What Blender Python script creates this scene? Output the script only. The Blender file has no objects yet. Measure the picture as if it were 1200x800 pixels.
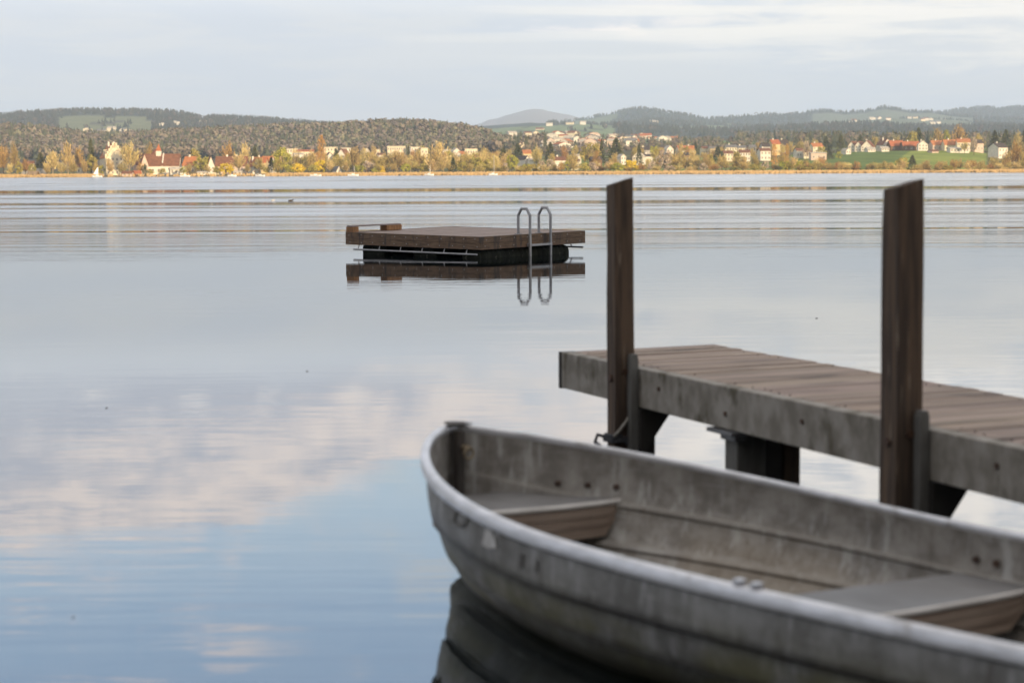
import bpy, bmesh, math, random
from math import sin, cos, tan, atan, radians, pi, sqrt, exp, log
from mathutils import Vector, Matrix, noise as mn

random.seed(7)
C = bpy.data.collections.new("Scene"); bpy.context.scene.collection.children.link(C)
SC = bpy.context.scene

# ------------------------------------------------------------------ camera
FPX, H = 2333.0, 1.65
PITCH, ROLL = atan(199 / FPX), atan(0.005)
_F = Vector((0, cos(PITCH), -sin(PITCH)))
_R0 = Vector((1, 0, 0)); _U0 = Vector((0, sin(PITCH), cos(PITCH)))
_R = _R0 * cos(ROLL) - _U0 * sin(ROLL); _U = _U0 * cos(ROLL) + _R0 * sin(ROLL)
CAM = Vector((0, 0, H))
def ray(px, py): return _F + _R * ((px - 600) / FPX) + _U * ((400 - py) / FPX)
def at_z(px, py, z):
    d = ray(px, py); return CAM + d * ((z - H) / d.z)
def at_y(px, py, Y):
    d = ray(px, py); return CAM + d * (Y / d.y)
cd = bpy.data.cameras.new("camera"); cam = bpy.data.objects.new("camera", cd); C.objects.link(cam)
m = Matrix((_R, _U, -_F)).transposed().to_4x4(); m.translation = CAM
cam.matrix_world = m
cd.sensor_width = 36; cd.lens = 70; cd.clip_start = 0.1; cd.clip_end = 60000
cd.dof.use_dof = True; cd.dof.focus_distance = 38.5; cd.dof.aperture_fstop = 3.0
SC.camera = cam

# ------------------------------------------------------------------ helpers
class MB:
    """collects faces, builds ONE mesh object"""
    def __init__(s): s.v = []; s.f = []; s.c = []
    def quad(s, a, b, c, d, col=None):
        n = len(s.v); s.v += [tuple(a), tuple(b), tuple(c), tuple(d)]; s.f.append((n, n+1, n+2, n+3)); s.c.append(col)
    def tri(s, a, b, c, col=None):
        n = len(s.v); s.v += [tuple(a), tuple(b), tuple(c)]; s.f.append((n, n+1, n+2)); s.c.append(col)
    def poly(s, pts, col=None):
        n = len(s.v); s.v += [tuple(p) for p in pts]; s.f.append(tuple(range(n, n+len(pts)))); s.c.append(col)
    def box(s, x0, x1, y0, y1, z0, z1, bev=0.0, M=None):
        bm = bmesh.new(); bmesh.ops.create_cube(bm, size=1)
        for v in bm.verts:
            v.co = Vector(((x0+x1)/2 + v.co.x*(x1-x0), (y0+y1)/2 + v.co.y*(y1-y0), (z0+z1)/2 + v.co.z*(z1-z0)))
        if bev: bmesh.ops.bevel(bm, geom=bm.edges[:], offset=bev, segments=2, affect='EDGES', profile=0.5)
        if M: bm.transform(M)
        s.add(bm); bm.free(); return s
    def add(s, bm):
        n = len(s.v); bm.verts.index_update()
        s.v += [tuple(v.co) for v in bm.verts]
        for f in bm.faces: s.f.append(tuple(n + v.index for v in f.verts)); s.c.append(None)
    def prism(s, pts, axis_vec):
        a = Vector(axis_vec); n = len(pts); P = [Vector(p) for p in pts]; Q = [p + a for p in P]
        s.poly(P[::-1]); s.poly(Q)
        for i in range(n): j = (i+1) % n; s.quad(P[i], P[j], Q[j], Q[i])
        return s
    def tube(s, pts, r, n=8, caps=True):
        pts = [Vector(p) for p in pts]; rr = r if isinstance(r, (list, tuple)) else [r]*len(pts)
        base = len(s.v); k = len(pts); up = None
        for i, p in enumerate(pts):
            if i == 0: t = (pts[1]-p)
            elif i == k-1: t = p - pts[i-1]
            else: t = (pts[i+1]-p).normalized() + (p-pts[i-1]).normalized()
            t.normalize()
            if up is None:
                up = Vector((0,0,1)) if abs(t.z) < .9 else Vector((1,0,0))
            a = t.cross(up).normalized(); b = a.cross(t).normalized(); up = b
            for j in range(n):
                th = 2*pi*j/n; s.v.append(tuple(p + a*(rr[i]*cos(th)) + b*(rr[i]*sin(th))))
        for i in range(k-1):
            for j in range(n):
                q = (j+1) % n
                s.f.append((base+i*n+j, base+i*n+q, base+(i+1)*n+q, base+(i+1)*n+j)); s.c.append(None)
        if caps:
            s.f.append(tuple(base+j for j in range(n))[::-1]); s.c.append(None)
            s.f.append(tuple(base+(k-1)*n+j for j in range(n))); s.c.append(None)
        return s
    def mesh(s, name, mat, smooth=False):
        me = bpy.data.meshes.new(name); me.from_pydata(s.v, [], s.f)
        if any(c is not None for c in s.c):
            at = me.color_attributes.new("tone", 'FLOAT_COLOR', 'CORNER'); i = 0
            for f, c in zip(s.f, s.c):
                c = c or (.5, .5, .5)
                for _ in f: at.data[i].color = (c[0], c[1], c[2], 1); i += 1
        if mat: me.materials.append(mat)
        if smooth: me.polygons.foreach_set("use_smooth", [True]*len(me.polygons))
        me.update(); return me
    def build(s, name, mat, parent=None, smooth=False):
        return link(name, s.mesh(name, mat, smooth), parent)
def fixn(o):
    bm = bmesh.new(); bm.from_mesh(o.data); bmesh.ops.remove_doubles(bm, verts=bm.verts[:], dist=1e-5)
    bmesh.ops.recalc_face_normals(bm, faces=bm.faces[:]); bm.to_mesh(o.data); bm.free(); return o
def link(name, me, parent=None):
    o = bpy.data.objects.new(name, me); C.objects.link(o)
    if parent: o.parent = parent
    return o
def empty(name, loc, rz=0.0):
    o = bpy.data.objects.new(name, None); C.objects.link(o); o.location = loc; o.rotation_euler = (0, 0, rz)
    o.empty_display_size = .2; return o
def tag(o, label, cat, group=None):
    o['label'] = label; o['category'] = cat
    if group: o['group'] = group
    return o
def kind(o, k, label=None, cat=None):
    o['kind'] = k
    if label: o['label'] = label
    if cat: o['category'] = cat
    return o

# node building --------------------------------------------------------------
class NT:
    def __init__(s, tree): s.t = tree; s.n = tree.nodes; s.l = tree.links
    def new(s, t, **k):
        n = s.n.new(t)
        for a, b in k.items(): setattr(n, a, b)
        return n
    def put(s, sock, v):
        if hasattr(v, 'is_output') or isinstance(v, bpy.types.NodeSocket): s.l.new(v, sock)
        elif isinstance(v, (tuple, list)) and len(v) == 3 and sock.type == 'RGBA': sock.default_value = (*v, 1)
        else: sock.default_value = v
    def math(s, op, a, b=None, c=None, clamp=False):
        n = s.new('ShaderNodeMath', operation=op, use_clamp=clamp); s.put(n.inputs[0], a)
        if b is not None: s.put(n.inputs[1], b)
        if c is not None: s.put(n.inputs[2], c)
        return n.outputs[0]
    def mix(s, f, a, b, bt='MIX'):
        n = s.new('ShaderNodeMix', data_type='RGBA', blend_type=bt); s.put(n.inputs['Factor'], f)
        s.put(n.inputs[6], a); s.put(n.inputs[7], b); return n.outputs[2]
    def noise(s, vec, scale=1, detail=4, rough=.55, dist=0):
        n = s.new('ShaderNodeTexNoise')
        if vec is not None: s.l.new(vec, n.inputs['Vector'])
        n.inputs['Scale'].default_value = scale; n.inputs['Detail'].default_value = detail
        n.inputs['Roughness'].default_value = rough; n.inputs['Distortion'].default_value = dist
        return n.outputs['Fac']
    def mapping(s, vec, sc=(1,1,1), loc=(0,0,0), rot=(0,0,0)):
        n = s.new('ShaderNodeMapping'); s.l.new(vec, n.inputs['Vector'])
        n.inputs['Scale'].default_value = sc; n.inputs['Location'].default_value = loc; n.inputs['Rotation'].default_value = rot
        return n.outputs[0]
    def step(s, v, a, b):
        n = s.new('ShaderNodeMapRange', interpolation_type='SMOOTHSTEP'); s.put(n.inputs['Value'], v)
        n.inputs['From Min'].default_value = a; n.inputs['From Max'].default_value = b
        return n.outputs[0]
    def ramp(s, v, pts, interp='LINEAR'):
        n = s.new('ShaderNodeValToRGB'); s.put(n.inputs[0], v); r = n.color_ramp; r.interpolation = interp
        while len(r.elements) < len(pts): r.elements.new(.5)
        for e, (p, c) in zip(r.elements, pts):
            e.position = p; e.color = (c, c, c, 1) if not isinstance(c, tuple) else (*c, 1)
        return n.outputs[0]
    def combine(s, x, y, z=0.0):
        n = s.new('ShaderNodeCombineXYZ'); s.put(n.inputs[0], x); s.put(n.inputs[1], y); s.put(n.inputs[2], z); return n.outputs[0]

def mat(name, a, b=None, scale=6.0, stretch=(1,1,1), rough=.7, metal=0.0, bump=.0, bscale=None, contrast=(.35,.65),
        c3=None, c3scale=2.0, c3lim=(.55,.7), objvar=0.0, attr=False, detail=5, spec=.4, coords='Object', c3stretch=(1,1,1)):
    M = bpy.data.materials.new(name); M.use_nodes = True; t = NT(M.node_tree)
    bs = t.n['Principled BSDF']; tc = t.new('ShaderNodeTexCoord').outputs[coords]
    vec = t.mapping(tc, stretch)
    nz = t.noise(vec, scale, detail)
    col = t.mix(t.step(nz, *contrast), a, b or a)
    if c3: col = t.mix(t.step(t.noise(t.mapping(tc, c3stretch, (3.1,1.7,.3)), c3scale, 5), *c3lim), col, c3)
    if attr:
        an = t.new('ShaderNodeVertexColor', layer_name="tone")
        col = t.mix(1.0, col, an.outputs[0], 'MULTIPLY')
    if objvar:
        oi = t.new('ShaderNodeObjectInfo'); hs = t.new('ShaderNodeHueSaturation')
        t.put(hs.inputs['Hue'], t.math('MULTIPLY_ADD', oi.outputs['Random'], .05*objvar, .5-.025*objvar))
        r2 = t.math('FRACT', t.math('MULTIPLY', oi.outputs['Random'], 7.31))
        t.put(hs.inputs['Value'], t.math('MULTIPLY_ADD', r2, .6*objvar, 1-.3*objvar))
        t.l.new(col, hs.inputs['Color']); col = hs.outputs[0]
    t.put(bs.inputs['Base Color'], col)
    bs.inputs['Roughness'].default_value = rough; bs.inputs['Metallic'].default_value = metal
    bs.inputs['Specular IOR Level'].default_value = spec
    if bump:
        bn = t.new('ShaderNodeBump'); bn.inputs['Strength'].default_value = bump; bn.inputs['Distance'].default_value = .01
        t.l.new(t.noise(vec, bscale or scale*2, 5), bn.inputs['Height']); t.l.new(bn.outputs[0], bs.inputs['Normal'])
    return M

# ------------------------------------------------------------------ render, world, sun
SC.view_settings.view_transform = 'Standard'; SC.view_settings.look = 'None'
SC.view_settings.exposure = 0.38; SC.view_settings.gamma = 1.0; SC.view_settings.use_curve_mapping = False
SC.render.engine = 'CYCLES'
cy = SC.cycles; cy.use_denoising = True; cy.max_bounces = 6; cy.diffuse_bounces = 3; cy.glossy_bounces = 4
cy.volume_bounces = 1; cy.transparent_max_bounces = 8; cy.caustics_reflective = False; cy.caustics_refractive = False
cy.sample_clamp_indirect = 6

SUN_EL, SUN_AZ = radians(10), radians(180 - 28)          # sun low behind the camera, to the right of straight behind
W = bpy.data.worlds.new("World"); SC.world = W; W.use_nodes = True
t = NT(W.node_tree); bg = t.n['Background']; out = t.n['World Output']
sky = t.new('ShaderNodeTexSky', sky_type='NISHITA'); sky.sun_disc = False
sky.sun_elevation = SUN_EL; sky.sun_rotation = SUN_AZ; sky.altitude = 500; sky.air_density = 1.0; sky.dust_density = 1.2; sky.ozone_density = 1.0
t.l.new(sky.outputs[0], bg.inputs['Color']); bg.inputs['Strength'].default_value = 0.15
dirv = t.new('ShaderNodeTexCoord').outputs['Generated']
sx = t.new('ShaderNodeSeparateXYZ'); t.l.new(dirv, sx.inputs[0])
X, Y, Z = sx.outputs
hl = t.math('SQRT', t.math('ADD', t.math('MULTIPLY', X, X), t.math('MULTIPLY', Y, Y)))
ev = t.math('MULTIPLY', t.math('DIVIDE', Z, t.math('MAXIMUM', hl, .02)), 10.0)       # tangent of the elevation x 10
az = t.math('MULTIPLY', t.math('ARCTAN2', X, Y), 10.0)                                # azimuth x 10, 0 = straight ahead
pl = t.combine(az, ev)
def sm(v, a, b): return t.step(v, a, b)
n1 = t.noise(t.mapping(pl, (.9, 2.6, 1)), 1.3, 7, .55, .4)
n2 = t.noise(t.mapping(pl, (.5, 4.0, 1), (4.2, 1.3, 0)), 1.6, 7, .6, .5)
n3 = t.noise(t.mapping(pl, (.35, 7.0, 1), (1.2, 8.3, 0)), 1.5, 6, .5, .25)
n4 = t.noise(t.mapping(pl, (1.6, 6.0, 1), (7.7, 2.9, 0)), 2.0, 6, .6, .4)
# cloud colours (they are lit by the low sun from behind the viewer)
grey = (.56, .595, .70); pale = (.665, .68, .70); peach = (1.12, .98, .90); white = (1.36, 1.27, 1.17)
# where the cloud sheet ends: border elevation as a function of azimuth
brd = t.ramp(t.math('MULTIPLY_ADD', az, 1/8.0, .5), [(0.0,.95),(.15,.94),(.178,.925),(.34,.88),(.40,.80),(.45,.72),(.50,.70),(.56,.78),(.64,.95),(1,1)], 'EASE')
edge = t.math('ADD', t.math('SUBTRACT', ev, t.math('MULTIPLY', brd, 2.0)), t.math('MULTIPLY', t.math('SUBTRACT', n1, .5), .9))
gap = sm(edge, -.07, .08)
warm_r = sm(az, .1, 1.3)
warm_n = t.math('ADD', ev, t.math('MULTIPLY', t.math('SUBTRACT', n2, .5), 1.2))
warm_l = sm(t.math('ADD', warm_n, t.math('MULTIPLY', t.math('MAXIMUM', t.math('ADD', az, 2.57), 0.0), .20)), 1.34, 1.62)
warm_rr = t.math('MULTIPLY', warm_r, sm(warm_n, .50, .85))
warm = t.math('MULTIPLY', t.math('MAXIMUM', warm_l, warm_rr), sm(n4, .30, .62))
midgrey = t.math('MULTIPLY', t.math('MULTIPLY', sm(warm_n, .80, 1.10), sm(ev, .88, 1.12)), t.math('SUBTRACT', .9, t.math('MULTIPLY', sm(az, -.6, .3), .8)))
pal2 = t.mix(sm(ev, .72, 1.0), t.mix(t.math('MULTIPLY', sm(n2, .42, .60), .75), pale, (.57, .62, .70)), (.78, .83, .90))
ccol = t.mix(midgrey, pal2, grey)
ccol = t.mix(t.math('MULTIPLY', sm(n4, .52, .70), t.math('MULTIPLY', sm(ev, .9, 1.1), .5)), ccol, white)
ccol = t.mix(warm, ccol, t.mix(warm_r, peach, t.mix(sm(ev, .82, 1.1), (.90, .855, .79), white)))
streak = t.math('MULTIPLY', sm(n3, .47, .62), t.math('MULTIPLY', sm(ev, .45, .70), sm(az, -1.4, 1.4)))
streak = t.math('MULTIPLY', streak, t.math('SUBTRACT', 1.0, sm(ev, .95, 1.2)))
ccol = t.mix(t.math('MULTIPLY', streak, .9), ccol, (.98, .92, .83))
low = t.math('SUBTRACT', 1.0, sm(ev, 0.0, .35))
ccol = t.mix(t.math('MULTIPLY', low, .6), ccol, (.745, .72, .695))
# thin blue slots in the low sheet, and torn cloud in the gap
slots = t.math('MULTIPLY', sm(n3, .36, .56), .55)
torn = t.math('MULTIPLY', sm(n1, .52, .66), .8)
high = sm(ev, 2.9, 3.6)
hicl = t.math('MULTIPLY', sm(n1, .40, .62), .75)
cover_gap = t.math('MAXIMUM', t.math('MULTIPLY', torn, t.math('SUBTRACT', 1.0, sm(az, -1.6, -.4))), t.math('MULTIPLY', high, hicl))
cover = t.math('SUBTRACT', 1.0, t.math('MULTIPLY', gap, t.math('MULTIPLY', t.math('SUBTRACT', 1.0, cover_gap), .5)))
ccol = t.mix(t.math('MULTIPLY', gap, .85), ccol, t.mix(high, t.mix(torn, t.mix(sm(ev, 1.5, 2.5), (.70,.90,1.18), (.36,.58,.98)), (1.0, .90, .86)), (.98, .92, .86)))
bgc = t.new('ShaderNodeBackground'); t.l.new(ccol, bgc.inputs['Color']); bgc.inputs['Strength'].default_value = 1.0
ms = t.new('ShaderNodeMixShader'); t.l.new(cover, ms.inputs[0]); t.l.new(bg.outputs[0], ms.inputs[1]); t.l.new(bgc.outputs[0], ms.inputs[2])
t.l.new(ms.outputs[0], out.inputs['Surface'])

sl = bpy.data.lights.new("sun", 'SUN'); sl.energy = 5.0; sl.angle = radians(.5); sl.color = (1.0, .77, .48)
so = bpy.data.objects.new("sun", sl); C.objects.link(so)
sd = Vector((sin(SUN_AZ)*cos(SUN_EL), cos(SUN_AZ)*cos(SUN_EL), sin(SUN_EL)))      # towards the sun
so.rotation_euler = sd.to_track_quat('Z', 'Y').to_euler()

# ------------------------------------------------------------------ water
WM = bpy.data.materials.new("lake_water"); WM.use_nodes = True; t = NT(WM.node_tree)
for n in list(t.n): t.n.remove(n)
out = t.new('ShaderNodeOutputMaterial')
pos = t.new('ShaderNodeNewGeometry').outputs['Position']
sx = t.new('ShaderNodeSeparateXYZ'); t.l.new(pos, sx.inputs[0])
wv = t.noise(t.mapping(pos, (.010, .030, 1)), 1.0, 4, .6)
wv2 = t.noise(t.mapping(pos, (.05, .2, 1), (9, 3, 0)), 1.0, 4, .6)
ly = t.math('LOGARITHM', t.math('MAXIMUM', sx.outputs[1], 1.0), 2.0)
ly = t.math('ADD', ly, t.math('MULTIPLY', t.math('SUBTRACT', wv, .5), .10))
ly = t.math('ADD', ly, t.math('MULTIPLY', t.math('SUBTRACT', wv2, .5), .14))
lv = t.math('MULTIPLY', t.math('SUBTRACT', ly, 5.0), .2)
def L(d): return (log(d, 2) - 5.0) * .2
rip = t.ramp(lv, [(0, .0), (L(41), .04), (L(46), .28), (L(52.5), .42), (L(54.8), .02), (L(56.2), .02), (L(59), .5), (L(98), .7), (L(106), .05), (L(109), .05),
                  (L(119), .8), (L(155), .85), (L(174), .08), (L(190), .10), (L(216), .9), (L(400), 1.0)])
strk = t.noise(t.combine(t.math('MULTIPLY', sx.outputs[0], .012), t.math('MULTIPLY', ly, 11.0)), 1.0, 5, .65, .3)
fin = t.noise(t.combine(t.math('MULTIPLY', sx.outputs[0], .05), t.math('MULTIPLY', ly, 30.0), 3.0), 1.0, 4, .65, .2)
rip = t.math('MULTIPLY', rip, t.math('MULTIPLY', t.math('MULTIPLY_ADD', t.step(strk, .34, .66), 1.05, .32), t.math('MULTIPLY_ADD', t.step(fin, .35, .65), .6, .55)), clamp=True)
ptc = t.step(t.noise(t.mapping(pos, (.06, .16, 1), (3, 8, 0)), 1.0, 3, .5), .48, .68)
b1 = t.noise(t.mapping(pos, (.16, 1.1, 1), (2, 5, 0)), 1.6, 4, .6)
b2 = t.noise(t.mapping(pos, (.5, 2.2, 1), (6, 1, 0)), 1.2, 3, .5)
yy_ = t.math('ADD', sx.outputs[1], t.math('MULTIPLY', t.math('SUBTRACT', wv2, .5), 5.0))
def wave(c, s_, lam, A):
    g = t.math('EXPONENT', t.math('MULTIPLY', t.math('POWER', t.math('DIVIDE', t.math('ABSOLUTE', t.math('SUBTRACT', yy_, c)), s_), 2.0), -1.0))
    return t.math('MULTIPLY', t.math('MULTIPLY', g, A), t.math('SINE', t.math('MULTIPLY', t.math('SUBTRACT', yy_, c), 2*pi/lam)))
wk = t.math('ADD', wave(56.5, 3.2, 4.0, -.012), t.math('ADD', wave(73, 7, 7.0, -.010), wave(47, 4, 2.2, -.0035)))
b3 = t.noise(t.mapping(pos, (1.1, 5.5, 1), (3, 6, 0)), 1.4, 3, .5)
wk = t.math('ADD', wk, t.math('MULTIPLY', b3, t.math('MULTIPLY_ADD', ptc, .0007, .0002)))
hgt = t.math('ADD', wk, t.math('ADD', t.math('MULTIPLY', b1, t.math('MULTIPLY', rip, .055)), t.math('MULTIPLY', b2, t.math('MULTIPLY_ADD', ptc, .0028, .0009))))
bn = t.new('ShaderNodeBump'); bn.inputs['Strength'].default_value = 1.0; bn.inputs['Distance'].default_value = 1.0
t.l.new(hgt, bn.inputs['Height'])
gl = t.new('ShaderNodeBsdfGlossy'); t.l.new(bn.outputs[0], gl.inputs['Normal'])
t.put(gl.inputs['Roughness'], t.math('MULTIPLY_ADD', rip, .25, .012))
df = t.new('ShaderNodeBsdfDiffuse'); df.inputs['Color'].default_value = (.012, .017, .018, 1)
fr = t.new('ShaderNodeFresnel'); fr.inputs['IOR'].default_value = 1.33
t.l.new(bn.outputs[0], fr.inputs['Normal'])
fac = t.math('POWER', fr.outputs[0], .40)
mx = t.new('ShaderNodeMixShader'); t.l.new(fac, mx.inputs[0]); t.l.new(df.outputs[0], mx.inputs[1]); t.l.new(gl.outputs[0], mx.inputs[2])
t.l.new(mx.outputs[0], out.inputs['Surface'])
w = MB(); xs = [-2600, -400, -40, 40, 400, 2600]; ys = [-9, 30, 120, 400, 1100]
for i in range(5):
    for j in range(4): w.quad((xs[i], ys[j], 0), (xs[i+1], ys[j], 0), (xs[i+1], ys[j+1], 0), (xs[i], ys[j+1], 0))
kind(fixn(w.build("water", WM)), 'structure')

# ------------------------------------------------------------------ terrain beyond the lake (one sheet)
ROWS = [
 (1400, [(0,193),(200,193),(300,191),(400,189),(500,188),(580,187),(620,185),(700,183),(760,182.5),(850,182),(920,182),(960,181),(1000,177.8),(1040,176.6),(1100,176.2),(1140,177.5),(1165,181),(1200,184)]),
 (1900, [(0,187),(300,186),(400,183),(500,182),(580,180),(620,176),(700,173),(760,172),(850,174),(940,174),(1000,174),(1100,174),(1200,177)]),
 (2350, [(0,157),(40,158),(70,163),(130,167.5),(170,165),(220,162),(300,159),(350,157),(400,156),(440,153),(470,152),(500,153),(540,157),(570,163),(600,172),(640,169),(700,167),(760,167),(850,167),(940,168),(1200,168)]),
 (2900, [(0,163),(500,164),(560,162),(600,159),(640,159),(680,160),(720,162),(760,164),(850,166),(940,166),(1200,166)]),
 (3700, [(0,160),(60,157),(100,155),(170,157),(300,160),(500,160),(580,156),(600,153.5),(640,153),(680,155),(720,158),(760,160),(850,162),(940,161),(1000,158),(1100,158),(1200,160)]),
 (5500, [(0,140),(40,136.5),(90,135),(150,134),(200,133.5),(225,137),(240,141),(252,139),(300,142),(360,147),(400,150),(520,153),(580,151),(620,149),(680,147),(720,150),(760,152),(850,154),(930,152),(980,148),(1040,147),(1100,150),(1200,152)]),
 (7000, [(0,146),(300,148),(500,152),(600,149),(660,146.5),(700,146),(760,142),(850,148),(940,148),(1000,142),(1060,141),(1100,142),(1150,146),(1200,148)]),
 (8600, [(0,150),(500,152),(600,150),(640,147),(670,143),(690,141),(710,137.5),(728,132.5),(740,129),(750,127),(762,127.5),(778,131),(800,134),(825,137.5),(850,138),(880,138),(900,137),(915,138),(935,136),(955,133.5),(970,132.5),(990,134),(1012,132.5),(1025,128),(1036,126),(1046,127.5),(1062,131),(1090,132),(1110,136),(1150,138),(1200,140)]),
 (11000, [(0,155),(900,155),(1060,141),(1090,135),(1112,130.5),(1128,126),(1142,124),(1158,125.5),(1172,128),(1185,127.5),(1200,126)]),
 (16000, [(0,156),(520,153),(548,149),(562,146),(572,142),(583,141),(592,138),(604,136),(614,133.5),(626,132.5),(640,133.5),(652,134),(664,137),(676,140),(690,143),(730,150),(1200,158)]),
]
def yrow(row, px):
    p = row[1]
    if px <= p[0][0]: return p[0][1]
    for (a, b), (c, d) in zip(p, p[1:]):
        if px <= c: return b + (d-b)*(px-a)/(c-a)
    return p[-1][1]
def zrow(i, px): return at_y(px, yrow(ROWS[i], px), ROWS[i][0]).z
def px_of(x, y): return 600 + FPX * x / y / .9964
def SH(px): return 905 + 14*sin(px*.013) + 8*sin(px*.041+1)       # distance of the shoreline
def ground(px, Y, nz=True):
    s = SH(px)
    pc = max(-60, min(1260, px))
    if Y < s + 70:
        z = -1.2 + (Y-(s-30))/30*1.5 if Y < s else .3 + (Y-s)/70*.9
        return max(z, -1.2)
    if Y < 1400:
        z14 = zrow(0, pc); k = (Y-s-70)/(1400-s-70); z = 1.2 + (z14-1.2)*k*k*(1.6-.6*k)
        amp = .15
    else:
        z = zrow(len(ROWS)-1, pc); amp = 0
        for i in range(len(ROWS)-1):
            a, b = ROWS[i][0], ROWS[i+1][0]
            if Y <= b:
                k = (Y-a)/(b-a); k = k*k*(3-2*k); z = zrow(i, pc)*(1-k) + zrow(i+1, pc)*k; break
        if Y >= 16000: z -= (Y-16000)*.3
        amp = max(0, (Y-1400))*.0006 + max(0, Y-5000)*.0009
    if nz:
        x = (px-600)/FPX*Y
        z += amp * 2.2 * mn.fractal(Vector((x*3.2/(200+Y*.12), Y*3.2/(200+Y*.12), .3)), 1.0, 2.0, 5)
    return z
def gpos(px, Y, dz=0.0):
    p = at_y(px, 200, Y); p.z = ground(px, Y) + dz; return p

def gcol(px, Y):
    x = (px-600)/FPX*Y
    n = mn.noise(Vector((x*.004, Y*.004, 0))); n2 = mn.noise(Vector((x*.018, Y*.018, 4)))
    forest = (.045, .048, .030); brown = (.105, .080, .050); meadow = (.17, .21, .05); dark = (.050, .085, .022); pale = (.13, .16, .07); rock = (.24, .20, .19)
    if Y < SH(px) + 25: return (.20, .15, .075)
    if Y < 1420:
        if 925 < px < 1155 and Y > 1010:
            return (.12,.17,.035) if (px < 1048 + (Y-1200)*.10) else (.23, .27, .05)
        if 600 < px < 925: return meadow if n2 > -.05 else (.12, .11, .05)
        return (.11, .115, .045) if n2 > 0 else brown
    if Y < 2100:
        if px < 600: return brown
        return meadow if n > -.1 else (.11, .10, .05)
    if Y < 3000:
        if 640 < px < 930 and n > -.25 and Y > 2150: return (.17, .23, .065)
        if px < 575 or px > 950: return (.075, .06, .042)
        return pale if n > 0 else brown
    if Y < 5400:
        if 70 < px < 180 and 3000 < Y < 4900 and n2 > -.35: return (.18, .19, .09)
        if 560 < px < 720: return (.18, .23, .11) if n2 > -.3 else (.10, .10, .07)
        if 60 < px < 350 or px < 60: return forest if n > -.2 else (.085, .07, .055)
        return forest
    if Y < 12500:
        if 950 < px < 1140 and 5600 < Y < 8200 and mn.noise(Vector((x*.0022, Y*.0011, 2))) > -.22: return (.155, .18, .115)
        if 660 < px < 860 and 5400 < Y < 8200 and mn.noise(Vector((x*.0026, Y*.0012, 7))) > .10: return (.15, .18, .09)
        return (.040, .047, .034)
    return rock
GM = bpy.data.materials.new("ground"); GM.use_nodes = True; t = NT(GM.node_tree); bs = t.n['Principled BSDF']
vc = t.new('ShaderNodeVertexColor', layer_name="tone"); tc = t.new('ShaderNodeTexCoord').outputs['Object']
nz = t.noise(tc, .05, 7, .65)
t.put(bs.inputs['Base Color'], t.mix(t.step(nz, .3, .7), t.mix(1, vc.outputs[0], (.72, .74, .70), 'MULTIPLY'), t.mix(1, vc.outputs[0], (1.22, 1.18, 1.15), 'MULTIPLY')))
bs.inputs['Roughness'].default_value = .95; bs.inputs['Specular IOR Level'].default_value = .1
cols = [-5200, -3000, -1800, -1000, -600, -350, -200, -120] + [-60 + i*3.3 for i in range(401)] + [1320, 1400, 1550, 1800, 2200, 3000, 4200, 6400]
yr = []; y = 860.0
while y < 18500:
    yr.append(y); y *= 1.012 if y < 1000 else (1.022 if y < 3000 else 1.026)
gv, gf, gc = [], [], []
for y in yr:
    for px in cols:
        p = at_y(px, 200, y); gv.append((p.x, y, ground(px, y))); gc.append(gcol(px, y))
nc = len(cols)
for j in range(len(yr)-1):
    for i in range(nc-1):
        a = j*nc+i; gf.append((a, a+1, a+nc+1, a+nc))
me = bpy.data.meshes.new("ground"); me.from_pydata(gv, [], gf)
at = me.color_attributes.new("tone", 'FLOAT_COLOR', 'POINT')
for i, c in enumerate(gc): at.data[i].color = (*c, 1)
me.materials.append(GM); me.polygons.foreach_set("use_smooth", [True]*len(me.polygons))
kind(link("terrain", me), 'structure')

# near bank behind the camera, lake bed
w = MB(); n = 40
for i in range(n):
    x0, x1 = -220+i*11, -209+i*11
    for (ya, za, yb, zb) in ((6, -1.4, -2.5, -.5), (-2.5, -.5, -6, .4), (-6, .4, -14, .9), (-14, .9, -90, 2.5)):
        w.quad((x0, ya, za), (x1, ya, za), (x1, yb, zb), (x0, yb, zb), (.11, .12, .05))
o = fixn(w.build("bank", GM)); kind(o, 'structure')
w = MB(); w.quad((-2600, -9, -1.5), (2600, -9, -1.5), (2600, 1000, -1.5), (-2600, 1000, -1.5), (.06, .06, .045))
kind(w.build("lake_bed", GM), 'structure')

# ------------------------------------------------------------------ materials for vegetation and houses
def leafmat(name, a, b, var=1.0): return mat(name, a, b, scale=.9, contrast=(.4,.6), rough=.85, objvar=var*.45, attr=True, spec=.1)
VM = {
 'bare': leafmat("bare_twigs", (.43,.33,.13), (.32,.245,.10)),
 'tan': leafmat("tan_twigs", (.56,.43,.19), (.42,.32,.14)),
 'russet': leafmat("russet_twigs", (.42,.255,.095), (.32,.20,.08)),
 'willow': leafmat("willow_leaves", (.62,.45,.045), (.48,.36,.045), .5),
 'green': leafmat("spring_leaves", (.38,.36,.065), (.27,.27,.055)),
 'olive': leafmat("olive_leaves", (.38,.31,.085), (.28,.24,.065)),
 'conifer': leafmat("conifer_needles", (.105,.105,.042), (.07,.075,.033)),
 'poplar': leafmat("poplar_twigs", (.52,.30,.085), (.40,.23,.07), .6),
 'blossom': leafmat("blossom", (.50,.40,.31), (.38,.30,.22), .6),
}
BARK = mat("bark", (.15,.115,.075), (.10,.075,.05), scale=3, rough=.9, spec=.1)
BARKL = mat("pale_bark", (.34,.27,.18), (.25,.19,.12), scale=3, rough=.9, spec=.1)

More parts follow.
